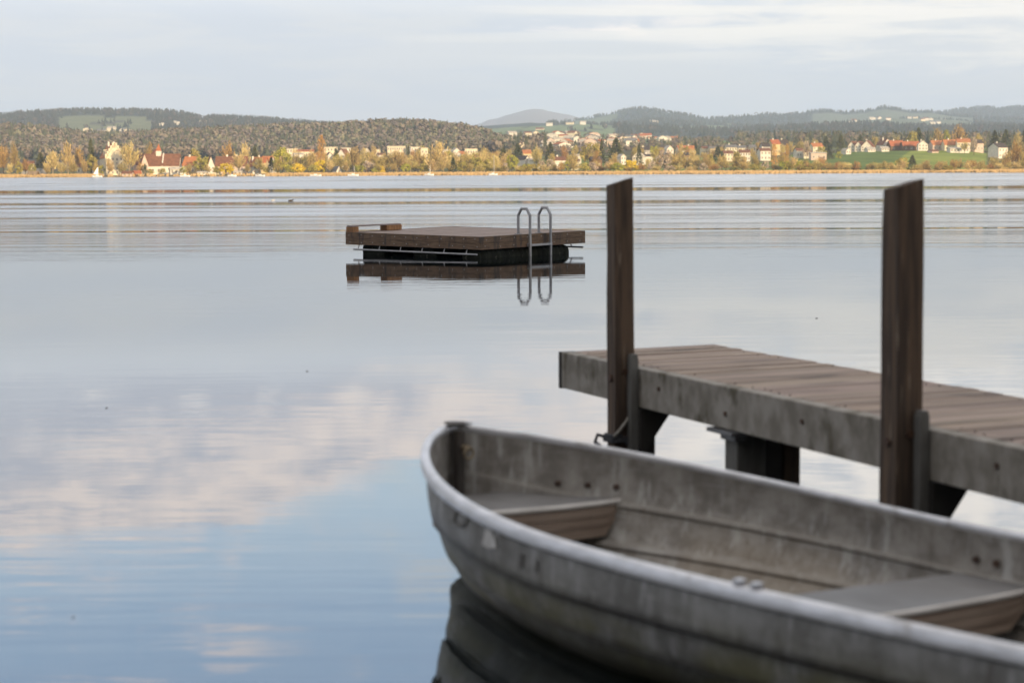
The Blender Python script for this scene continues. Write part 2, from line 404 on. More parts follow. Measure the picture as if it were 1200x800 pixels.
def rnd_dir():
    while True:
        v = Vector((random.uniform(-1,1), random.uniform(-1,1), random.uniform(-1,1)))
        if .05 < v.length < 1: return v.normalized()
def leaf(w, p, size, stretch=1.0, up=None):
    n = rnd_dir(); a = n.orthogonal().normalized(); b = n.cross(a)
    if up is not None:
        a = (up + rnd_dir()*.45).normalized(); b = a.orthogonal().normalized(); b = (b*cos(1) + a.cross(b)*sin(random.random()*6)).normalized()
    a = a*size*stretch*random.uniform(.7,1.3); b = b*size*random.uniform(.6,1.2)
    g = random.uniform(.72, 1.28); col = (g, g*random.uniform(.93,1.07), g*random.uniform(.85,1.1))
    w.quad(p-a*.5-b*.4, p+a*.45-b*.5, p+a*.55+b*.4, p-a*.5+b*.5, col)
def crown_mesh(kd, seed):
    random.seed(seed); w = MB()
    if kd in ('bare', 'tan', 'russet'):
        lim = []
        for k in range(15):
            th = k*2.4+random.random(); tilt = random.uniform(.1, .95)
            lim.append((Vector((cos(th)*tilt*.42, sin(th)*tilt*.42, 1-.62*tilt*tilt*random.uniform(.6,1.2)-random.random()*.05)), random.uniform(.12,.2)))
        for e, r in lim:
            b = Vector((e.x*.15, e.y*.15, .22+.1*random.random()))
            for k in range(62):
                s = random.uniform(.25, 1.0); p = b.lerp(e, s) + rnd_dir()*r*random.random()**.5*(.45+.6*s)
                if p.z < .1: continue
                leaf(w, p, .020, 4.2, (p-b).normalized()+Vector((0,0,.5)))
    elif kd in ('willow', 'green', 'olive', 'blossom'):
        z0 = .03 if kd == 'willow' else .12
        cl = []
        for k in range(30):
            d = rnd_dir(); rr = random.uniform(.55,.98)
            c = Vector((d.x*.40*rr, d.y*.40*rr, (.5+z0*.5) + d.z*(.45-z0*.5)*rr))
            f = 1.05 - .35*abs((c.z-.42))*1.5
            c.x *= f; c.y *= f
            cl.append((c, random.uniform(.07,.15)))
        for c, r in cl:
            for k in range(34):
                p = c + rnd_dir()*r*random.random()**.4
                if p.z < .01: continue
                leaf(w, p, .045, 1.6 if kd == 'willow' else 1.1, Vector((0,0,1)) if kd == 'willow' else None)
    elif kd == 'conifer':
        for k in range(950):
            h = random.random()**.8; z = .06+.94*h; R = .46*(1-h)**.85+.02
            th = random.random()*6.283; ring = .75+.25*sin(h*70+random.random())
            r = R*ring*random.random()**.35
            leaf(w, Vector((cos(th)*r, sin(th)*r, z-r*.12)), .042, 1.5, Vector((cos(th), sin(th), -.5)))
    elif kd == 'poplar':
        for k in range(900):
            h = random.random(); z = .08+.92*h; R = .48*min(1, (h+.12)*3)*(1-h**5*.75)
            th = random.random()*6.283; r = R*random.random()**.5*(.75+.25*sin(th*3+h*9))
            leaf(w, Vector((cos(th)*r, sin(th)*r, z)), .022, 2.6, Vector((cos(th)*.1, sin(th)*.1, 1)))
    return w.mesh("crown", VM[kd])
def trunk_mesh(kd, seed):
    random.seed(seed+99); w = MB()
    top = {'conifer': .9, 'poplar': .8}.get(kd, .6); r0 = .028 if kd not in ('poplar',) else .05
    w.tube([(0,0,-.03),(.01,0,top*.4),(-.01,.01,top)], [r0, r0*.7, r0*.25], 6)
    if kd not in ('conifer', 'poplar'):
        for k in range(7):
            th = k*2.4+random.random(); z = .16+.05*k; l = random.uniform(.25,.4)
            w.tube([(0,0,z),(cos(th)*l*.4, sin(th)*l*.4, z+l*.5),(cos(th)*l*.8, sin(th)*l*.8, z+l*1.0)], [r0*.45, r0*.3, r0*.12], 4)
    return w.mesh("trunk", BARKL if kd in ('tan','poplar') else BARK)
TM = {k: [(crown_mesh(k, 10*i+3), trunk_mesh(k, 10*i+3)) for i in range(4 if k in ('bare','tan') else 3)] for k in VM}

TREES = []   # (px, kind, object) ; labels are set later
def tree(kd, px, Y, wid, top, hgt=None, name=None):
    """px: column, Y: distance, wid: crown width in pixels, top: pixel row of the tip"""
    b = gpos(px, Y)
    h = max(at_y(px, top, Y).z - b.z, 1.5) if hgt is None else hgt
    wm = wid*Y/FPX*(1.85 if kd == 'conifer' else 1.28)
    nm = {'bare':'bare_tree','tan':'bare_tree','russet':'bare_tree','willow':'willow_tree','green':'leafy_tree','olive':'leafy_tree','conifer':'conifer_tree','poplar':'poplar_tree','blossom':'blossom_tree'}[kd]
    if h < 5.0 and kd in ('green','olive','bare','russet','blossom','tan'): nm = 'shrub'
    o = empty(nm, b, random.random()*6.28); o.scale = (wm, wm, h)
    cm, tm = random.choice(TM[kd]); link("crown", cm, o); link("trunk", tm, o)
    TREES.append((px, kd, o, h)); return o

random.seed(21)
T = [('russet',4,950,18,170),('bare',17,945,13,167),('olive',22,935,10,188),('conifer',48,975,14,179),('tan',62,955,22,178),('tan',80,965,19,167),
 ('russet',92,1010,16,173),('conifer',107,985,10,162),('olive',108,940,13,180),('green',119,940,9,193),('tan',128,935,14,186),('tan',152,940,24,167),('conifer',170,938,6,192),
 ('russet',176,1040,15,168),('olive',228,1000,16,173),('olive',236,960,20,180),('russet',268,1030,21,168),('tan',287,1010,15,168),('conifer',299,1040,11,171),
 ('willow',265,935,17,190),('tan',280,950,22,181),('bare',304,945,19,184),('conifer',318,955,10,184),('green',331,940,21,171),('olive',326,935,12,186),
 ('willow',349,935,19,190),('olive',366,935,14,192),('willow',376,945,18,187),('tan',387,940,14,188),('poplar',377,1010,12,159),('conifer',394,1080,11,174),
 ('bare',396,955,22,183),('bare',415,960,18,172),('green',421,935,14,192),('blossom',434,938,15,189),('willow',447,932,8,194),('green',440,930,10,196),
 ('bare',452,965,20,179),('bare',466,960,26,176),('conifer',479,1080,5,170),('bare',490,960,22,178),('tan',514,955,30,166),('conifer',531,945,9,184),('bare',547,955,20,180),
 ('olive',560,950,17,182),('tan',567,990,13,173),('tan',580,945,12,180),('conifer',590,1020,16,174),('green',600,985,16,178),('blossom',592,940,8,190),
 ('conifer',607,1160,14,168),('conifer',645,1150,15,167),('russet',661,1150,14,171),('olive',692,1160,24,164),('conifer',705,1200,7,163),('conifer',722,1180,20,162),('conifer',749,1180,8,168),
 ('willow',739,950,20,187),('tan',698,960,10,188),('blossom',645,1010,11,184),('blossom',635,1010,8,185),('blossom',715,1020,12,187),('bare',720,1010,12,180),
 ('bare',629,1100,12,175),('green',617,950,14,190),('olive',651,940,8,199),('bare',672,1080,12,177),('tan',759,1000,10,186),('green',664,1010,10,188),
 ('blossom',779,1000,20,171),('bare',790,980,16,180),('bare',803,970,18,184),('tan',816,965,15,182),('conifer',841,1250,12,171),('bare',828,960,16,184),('olive',833,985,9,178),('bare',846,970,18,182),
 ('bare',862,965,18,184),('tan',872,960,16,183),('bare',884,970,15,180),('blossom',897,985,10,187),('poplar',907,960,9,169),('poplar',922,985,7,169),('bare',917,1000,16,180),('tan',930,960,18,184),
 ('bare',944,970,16,187),('tan',957,955,12,186),('russet',962,975,16,184),('green',1005,945,12,197),('olive',1057,960,17,182),('conifer',1069,965,12,182),('tan',1085,950,13,190),
 ('bare',1102,955,16,189),('tan',1118,950,14,190),('bare',1136,960,18,188),('tan',1150,955,14,189),('bare',1164,950,20,184),('bare',1180,955,18,177),('russet',1190,960,22,166),('bare',1199,950,16,178),
 ('tan',992,950,14,190),('bare',1020,948,16,193),('bare',1040,950,16,191),('olive',978,950,12,190),
 ('olive',1068,1480,14,151),('conifer',1076,1490,14,150),('bare',1098,1490,16,150),('green',1109,1470,7,149),('russet',1123,1480,20,147),('bare',1146,1480,16,157),
 ('conifer',1165,1500,14,153),('conifer',1178,1480,14,152),('bare',1192,1450,16,155),('conifer',1200,1500,14,152),('blossom',1141,1330,10,159),('bare',1130,1360,10,166),
 ('conifer',968,1500,12,160),('bare',955,1490,12,163),('bare',938,1450,14,165),('tan',944,1350,10,166),('bare',926,1400,12,166),('blossom',945,1300,9,164),('bare',1050,1500,12,160),('bare',1025,1500,12,160),('conifer',1008,1500,10,158),('conifer',985,1490,11,158),
 ('conifer',815,1500,8,166),('green',767,1300,11,168),('bare',824,1300,10,178),('conifer',846,1240,8,177),('bare',870,1350,12,174),('bare',888,1400,10,166),
 ('blossom',1177,1330,6,170),('bare',1172,1340,10,174),('olive',962,1330,14,171),('conifer',972,1280,10,175),('green',983,1260,8,177)]
for a in T: tree(*a)
for k in range(30):
    px = 322 + k*9.3 + random.uniform(-3, 3); tree(random.choice(['bare','tan','bare','olive','bare']), px, random.uniform(975, 1060), random.uniform(12, 18), random.uniform(176, 185))
# smaller shrubs and young trees along the waterline
for k in range(70):
    px = 428 + k*11.1 + random.uniform(-4, 4)
    if px > 1205: break
    kd = random.choice(['bare','bare','tan','olive','green','russet','blossom']) if px < 940 else random.choice(['bare','bare','tan','russet'])
    tp = random.uniform(187, 196) - (2 if px > 900 else 0)
    tree(kd, px, random.uniform(922, 950), random.uniform(10, 18), tp)
for k in range(34):
    tree(random.choice(['bare','bare','tan','bare','olive']), random.uniform(930, 1205), random.uniform(920, 948), random.uniform(9, 16), random.uniform(189, 197))
for px, kd, wd, tp in ((30,'russet',12,186),(12,'tan',12,192),(38,'olive',9,190),(55,'bare',12,192),(72,'tan',14,190),(86,'bare',14,190),(98,'bare',12,188),(112,'bare',9,190),(143,'bare',12,190),(165,'russet',10,190),
                       (176,'olive',10,197),(190,'olive',8,196),(215,'green',9,194),(222,'bare',10,192),(243,'bare',10,193),(254,'olive',8,194),(290,'bare',10,192),(312,'olive',8,194),(340,'green',10,193),(405,'bare',10,190)):
    tree(kd, px, random.uniform(925, 945), wd, tp)
# trees between the houses further back
for k in range(105):
    px = random.choice([random.uniform(325, 600), random.uniform(600, 930)])
    Yd = random.uniform(1080, 1380)
    tree(random.choice(['bare','bare','tan','olive','russet']), px, Yd, random.uniform(9, 15), None, hgt=random.uniform(6, 11.5))

# ------------------------------------------------------------------ distant woods (masses nobody could count)
FM = mat("distant_wood", (1,1,1), (.82,.82,.82), scale=.02, rough=.95, attr=True, spec=.05)
def wood(name, label, spots, hrange, mix, wide=.55, far=1.0):
    w = MB()
    for (px, Yd) in spots:
        p = gpos(px, Yd); h = random.uniform(*hrange); r = h*wide*.5
        con = random.random() < mix
        base = random.choice([(.085,.092,.055),(.10,.10,.06),(.07,.08,.05)]) if con else random.choice([(.185,.148,.108),(.205,.168,.120),(.165,.140,.10),(.165,.132,.11),(.19,.175,.105)])
        n = 9 if con else 26
        for k in range(n):
            g = random.uniform(.92, 1.08); col = tuple(c*g*far for c in base)
            if con:
                z = (k+.3)/n; rr = r*.8*(1-z)+.5
                q = p + Vector((random.uniform(-1,1)*rr*.5, random.uniform(-1,1)*rr*.5, h*z*.86))
                w.tri(q+Vector((-rr*.75,random.uniform(-.5,.5)*rr,0)), q+Vector((rr*.75,random.uniform(-.5,.5)*rr,0)), q+Vector((0,random.uniform(-.3,.3)*rr,h*.24+rr*.25)), col)
            else:
                d = rnd_dir(); q = p + Vector((d.x*r*.75, d.y*r*.75, h*(.58+.34*d.z)))
                nn = (d + rnd_dir()*.22).normalized(); a = nn.orthogonal().normalized(); e_ = nn.cross(a); th = random.random()*6.28; a, e_ = a*cos(th)+e_*sin(th), e_*cos(th)-a*sin(th); a = a*r*.29; b = e_*r*.29
                w.quad(q-a, q+b, q+a, q-b, col)
    o = w.build(name, FM); kind(o, 'stuff', label, 'wood'); return o
random.seed(5)
sp = []
for k in range(6500):
    px = random.uniform(-40, 600); Yd = random.uniform(1750, 2420)
    if px > 560 and Yd > 2200 + (600-px)*4: continue
    sp.append((px, Yd))
wood("near_ridge_wood", "brown and dark green wooded ridge behind the left shore village", sp, (9, 15), .42, .75, 1.25)
sp = []
for k in range(3600):
    px = random.uniform(-40, 420); Yd = random.uniform(3600, 5560)
    if gcol(px, Yd)[1] > .10: continue
    sp.append((px, Yd))
wood("far_ridge_wood", "hazy grey green wooded hill on the left skyline", sp, (10, 16), .85, .9, .62)
sp = [(random.uniform(930, 1240), random.uniform(1750, 2600)) for k in range(900)] + [(random.uniform(600, 640), random.uniform(1500, 2400)) for k in range(90)] + [(random.uniform(860, 960), random.uniform(2300, 2900)) for k in range(160)]
wood("hilltop_wood", "dark mixed wood behind the red roofed hilltop houses", sp, (9, 17), .5)
sp = []
for k in range(5200):
    px = random.uniform(640, 1240); Yd = random.uniform(4200, 8800)
    if gcol(px, Yd)[1] > .10: continue
    sp.append((px, Yd))
for k in range(1100):
    sp.append((random.uniform(1060, 1240), random.uniform(9000, 11200)))
wood("mountain_wood", "bluish wooded hills on the right skyline", sp, (9, 16), .93, 1.0, .55)
sp = [(random.uniform(595, 900), random.uniform(1500, 2900)) for k in range(800)]
wood("village_trees", "brown trees and hedges among the hillside village houses", sp, (4, 8), .25, .9)
# reed belt
w = MB(); random.seed(8)
for k in range(15000):
    px = random.uniform(-40, 1240)
    if 118 < px < 312 and random.random() < .93: continue
    d = SH(px) + random.uniform(-9, 14); p = at_y(px, 200, d); z0 = max(ground(px, d), -.2)
    h = random.uniform(.6, 1.35); a = random.uniform(.15,.5); g = random.uniform(.8,1.25)
    c = (.47*g, .325*g, .16*g)
    w.quad((p.x-a, d, z0), (p.x+a, d+random.uniform(-.3,.3), z0), (p.x+a*.7+random.uniform(-.2,.2), d, z0+h), (p.x-a*.7, d, z0+h*.9), c)
kind(w.build("reed_belt", mat("dry_reed", (1,1,1), (.85,.85,.85), scale=.3, rough=.9, attr=True, spec=.1)), 'stuff', "strip of dry orange reeds along the far shore", 'reeds')

# ------------------------------------------------------------------ houses
WALL = {k: mat("render_"+k, a, tuple(c*.86 for c in a), scale=.6, rough=.9, spec=.2) for k, a in
        {'white': (.70,.64,.54), 'cream': (.72,.62,.44), 'pink': (.60,.46,.37), 'grey': (.45,.42,.38), 'wood': (.18,.11,.06), 'ochre': (.62,.47,.24)}.items()}
ROOF = {k: mat("roof_"+k, a, tuple(c*.7 for c in a), scale=.8, rough=.85, spec=.2, bump=.3) for k, a in
        {'red': (.42,.14,.06), 'brown': (.22,.10,.055), 'dark': (.085,.065,.055), 'orange': (.48,.19,.075), 'grey': (.20,.19,.18), 'thatch': (.30,.21,.12), 'pale': (.55,.48,.38)}.items()}
GLASS = mat("window_glass", (.20,.17,.13), (.26,.22,.17), rough=.15, spec=.6)
SHUT = mat("window_frame", (.70,.66,.58), rough=.6)
HOUSES = []
def house(px, Yd, wpx, hpx, rpx, dpt, wall, roof, gable=False, rot=0.0, name='house', phrase=None, win=(2,1), chim=0, dz=0.0, zoff=0.0):
    """wpx,hpx,rpx: front width, eaves height and roof height in photo pixels at the distance Yd; gable: the gable end faces the viewer"""
    k = Yd/FPX; W_, H_, R_ = wpx*k, hpx*k, rpx*k
    b = gpos(px, Yd, zoff); o = empty(name, b, rot)
    hw, hd = W_/2, dpt/2; base = -1.2
    w = MB(); w.box(-hw, hw, -hd, hd, base, H_)
    if R_ > 0:
        if gable:
            w.tri((-hw,-hd,H_),(hw,-hd,H_),(0,-hd,H_+R_)); w.tri((hw,hd,H_),(-hw,hd,H_),(0,hd,H_+R_))
        else:
            w.tri((-hw,hd,H_),(-hw,-hd,H_),(-hw,0,H_+R_)); w.tri((hw,-hd,H_),(hw,hd,H_),(hw,0,H_+R_))
    w.build("wall", WALL[wall], o)
    ov = .35; th = .22; w = MB()
    if R_ > 0:
        if gable:
            e = Vector((hw, 0, -R_)).normalized()*ov
            for s in (-1, 1):
                w.prism([(0,-hd-ov,H_+R_+.03),(s*(hw+e.x),-hd-ov,H_+e.z+.03),(s*(hw+e.x),-hd-ov,H_+e.z+th+.03),(0,-hd-ov,H_+R_+th+.03)], (0, dpt+2*ov, 0))
        else:
            e = Vector((0, hd, -R_)).normalized()*ov
            for s in (-1, 1):
                w.prism([(-hw-ov,0,H_+R_+.03),(-hw-ov,s*(hd+e.y),H_+e.z+.03),(-hw-ov,s*(hd+e.y),H_+e.z+th+.03),(-hw-ov,0,H_+R_+th+.03)], (2*(hw+ov), 0, 0))
    else: w.box(-hw-ov, hw+ov, -hd-ov, hd+ov, H_+.003, H_+.35)
    rf = fixn(w.build("roof", ROOF[roof], o))
    for c in range(chim):
        w = MB(); cx = (-.25+.5*c)*hw*1.2; zt = H_+R_
        w.box(cx-.4, cx+.4, -.35, .35, zt-1.4, zt+1.1); w.build("chimney", WALL['white'], rf)
    nx, ny = win
    for i in range(nx):
        for j in range(ny):
            x = -hw + W_*(i+.5)/nx; z = H_*(j+.25)/ny + .25; hh = min(1.4, H_/ny*.55); ww = min(.45, W_/nx*.26)
            f = MB(); f.box(x-ww-.1, x+ww+.1, -hd-.06, -hd+.02, z-.1, z+hh+.1); fo = f.build("window", SHUT, o)
            g = MB(); g.box(x-ww, x+ww, -hd-.09, -hd-.03, z, z+hh); g.build("pane", GLASS, fo)
    HOUSES.append((px, phrase or (wall+' walled', roof+' roofed'), o, 'gable' if gable else 'side')); return o
random.seed(3)
wn = {'white':'white','cream':'cream','pink':'pinkish','grey':'grey','wood':'timber','ochre':'ochre'}
# left shore
castle = house(131, 962, 20, 20, 16, 17, 'cream', 'orange', True, .38, 'castle_house', "tall cream gabled manor with steep orange roof behind bare shore trees", (4,4), 2)
w = MB()
for s in (-1, 1):                        # stepped coping on the gable
    for i in range(5):
        hw = 21*962/FPX/2; xx = s*hw*(1-(i+.5)/5); zz = 20*962/FPX + 16*962/FPX*(i+1)/5
        w.box(xx-.75, xx+.75, -8.5-.25, -8.5+.35, zz-1.8, zz+.5)
w.build("stepped_gable", WALL['cream'], castle)
for yy in (-4.2, .2):
    w = MB(); w.box(-3.6, -1.9, yy, yy+1.5, 8, 12.2); w.build("dormer", WALL['cream'], castle)
barn = house(188, 975, 46, 10, 13.5, 13, 'white', 'brown', False, .05, 'priory_barn', "long white hall with big brown roof and a fire wall across it on the shore", (7,1), 0)
hz0, hz1 = 10*975/FPX, 23.5*975/FPX
w = MB(); w.prism([(1.4,-6.9,hz0-.2),(1.4,0,hz1+.55),(1.4,6.9,hz0-.2)], (.6, 0, 0)); w.build("fire_wall", WALL['white'], barn)
w = MB(); w.box(-1.8, .6, -1.3, 1.3, hz1-1.5, hz1+1.6); tw = w.build("turret", WALL['white'], barn)
w = MB()
for a, b in (((-1.9,-1.4),(.7,-1.4)),((.7,-1.4),(.7,1.4)),((.7,1.4),(-1.9,1.4)),((-1.9,1.4),(-1.9,-1.4))): w.tri((*a, hz1+1.6), (*b, hz1+1.6), (-.6, 0, hz1+5.2))
w.build("spire", ROOF['red'], tw)
house(165, 972, 9, 12, 12, 12, 'pink', 'brown', True, .5, phrase="pinkish gable house joined to the left end of the long hall", win=(2,2))
house(208, 955, 18, 6, 2.5, 8, 'white', 'pale', False, .25, phrase="low white annex at the right end of the long hall", win=(4,1))
house(183, 1010, 12, 20, 9, 10, 'wood', 'red', True, .3, phrase="red hipped roof showing behind the long hall", win=(0,0))
house(225, 975, 15, 10, 10, 9, 'ochre', 'orange', False, -.2, phrase="ochre house under an orange roof right of the long hall", win=(3,1), chim=1)
house(246, 965, 9, 8, 12, 12, 'white', 'brown', True, .25, phrase="narrow steep white gable house among shore trees", win=(2,2))
house(272, 990, 36, 9, 11, 12, 'pink', 'brown', False, .05, phrase="long brown roofed house row behind the golden shore willow", win=(6,1), chim=2)
house(298, 955, 10, 9, 9, 11, 'white', 'red', True, .35, phrase="white gable house with red roof right of the golden willow", win=(2,2), chim=1)
house(306, 985, 14, 13, 6, 10, 'ochre', 'red', False, 0, phrase="ochre house with flat pitched red roof among bare trees", win=(3,1), chim=1)
house(314, 1000, 12, 13, 7, 9, 'white', 'orange', False, -.3, phrase="white house with orange roof left of the tall green tree", win=(2,2))
house(34, 1060, 11, 10, 5, 9, 'white', 'brown', False, .1, phrase="pale villa with brown roof behind the reeds at far left", win=(3,2))
house(32.5, 960, 6, 7, 5, 8, 'white', 'dark', True, .7, phrase="small white gable house above the thatched boathouse", win=(1,2))
house(46, 950, 10, 4, 4, 7, 'grey', 'grey', False, -.5, phrase="grey roofed cottage right of the thatched boathouse", win=(2,1))
house(39, 915, 10, 2.2, 4.2, 7, 'wood', 'thatch', False, .0, name='boathouse', phrase="thatched timber boathouse in the reeds at far left", win=(1,1))
house(97, 1010, 13, 8, 6, 9, 'cream', 'brown', False, .2, phrase="cream house half hidden behind bare trees left of the manor", win=(3,1))
house(111, 1000, 4, 9, 4, 7, 'white', 'dark', True, .3, phrase="narrow white gable house beside the dark conifer", win=(1,2))
house(17, 1900, 8, 4, 3, 9, 'cream', 'brown', False, .2, phrase="small cream house high up in the left wood", win=(2,1))
house(237, 928, 10, 2.8, 1.0, 4, 'white', 'pale', False, 0, name='shed', phrase="low white shed at the water left of the golden willow", win=(2,1))
house(150, 925, 11, 3.2, 2.6, 6, 'pink', 'brown', False, 0, name='shed', phrase="low pinkish shed under the tall bare shore tree", win=(2,1))
house(161, 930, 7, 3.0, 3.0, 5, 'wood', 'red', False, .3, name='shed', phrase="small red roofed hut left of the long hall", win=(1,1))
house(395, 935, 6, 4, 4.5, 6, 'white', 'grey', True, .4, name='shed', phrase="small hut with bluish grey roof in the trees right of the poplar", win=(1,1))
house(255, 940, 5, 5, 2, 6, 'cream', 'brown', False, .0, name='shed', phrase="small cream hut just left of the golden willow", win=(1,1))
house(279, 930, 9, 3, 1.2, 4, 'white', 'pale', False, .0, name='shed', phrase="low white hut just right of the golden willow", win=(2,1))
# apartment blocks and village behind the left shore trees
def block(px, Yd, wpx, top, hpx, wall, roof, gable, rot, phrase, win, rp=0):
    win = (max(1, win[0]-1), win[1]); top += .8; wpx *= .9
    z1 = at_y(px, top, Yd).z; b = gpos(px, Yd).z; k = FPX/Yd
    house(px, Yd, wpx, (z1-b)*k-rp, rp, 11, wall, roof, gable, rot, 'apartment_block' if rp == 0 else 'house', phrase, win, 0)
block(343, 1390, 14, 174, 0, 'cream', 'pale', False, .1, "leftmost cream flat roofed block above the green shore tree", (5,3))
block(358, 1360, 22, 175, 0, 'cream', 'red', False, .1, "cream block with low red roof left of the poplar", (7,2), 2)
block(350, 1240, 12, 179, 0, 'white', 'pale', False, .15, "bright white low block left of the poplar", (4,2), 1.5)
block(369, 1230, 8, 180, 0, 'white', 'orange', True, .3, "white gable house just left of the poplar trunk", (2,2), 4)
block(386, 1230, 7, 178, 0, 'white', 'dark', True, .2, "white gable house just right of the poplar", (2,2), 4)
block(388, 1370, 16, 172, 0, 'cream', 'pale', False, .0, "cream flat roofed block right of the poplar", (5,3))
block(403, 1220, 11, 174, 0, 'white', 'brown', True, -.2, "big white gable house right of the dark round conifer", (3,3), 7)
block(406, 1390, 12, 173, 0, 'white', 'pale', False, .1, "white flat block behind the big gable house", (4,3))
block(430, 1360, 9, 173, 0, 'white', 'pale', True, .1, "white gable block above the pale blossom bush", (2,3), 4)
block(441, 1390, 10, 175, 0, 'cream', 'pale', False, .0, "low cream block right of the pale blossom bush", (4,2))
block(465, 1390, 23, 171, 0, 'cream', 'pale', False, .02, "long cream flat roofed block in the middle of the left town", (9,3))
block(447, 1300, 9, 179, 0, 'white', 'brown', False, .2, "low white house below the long cream block", (3,1), 2)
block(485, 1380, 12, 172, 0, 'white', 'pale', False, .25, "white stepped block right of the thin conifer", (4,3))
block(497, 1370, 9, 173, 0, 'cream', 'pale', False, .1, "small cream block left of the tall bare tree", (3,2))
block(524, 1380, 10, 175, 0, 'white', 'pale', False, .0, "white block half behind the tall bare tree", (3,2))
block(534, 1360, 10, 173, 0, 'white', 'pale', True, .2, "white gabled block right of the tall bare tree", (3,3), 4)
block(541, 1300, 7, 177, 0, 'white', 'orange', True, -.3, "small white gable house over the small dark conifer", (2,2), 3)
block(552, 1390, 16, 174, 0, 'cream', 'pale', False, .05, "wide cream block near the right end of the left town", (6,2))
block(559, 1290, 7, 181, 0, 'white', 'red', False, .1, "small white house with red roof below the wide cream block", (2,1), 3)
block(578, 1360, 12, 179, 0, 'cream', 'brown', False, .0, "cream house at the right end of the left town", (4,1), 3)
block(587, 1320, 8, 181, 0, 'white', 'brown', True, .2, "white gable house at the right end of the left town", (2,1), 3)
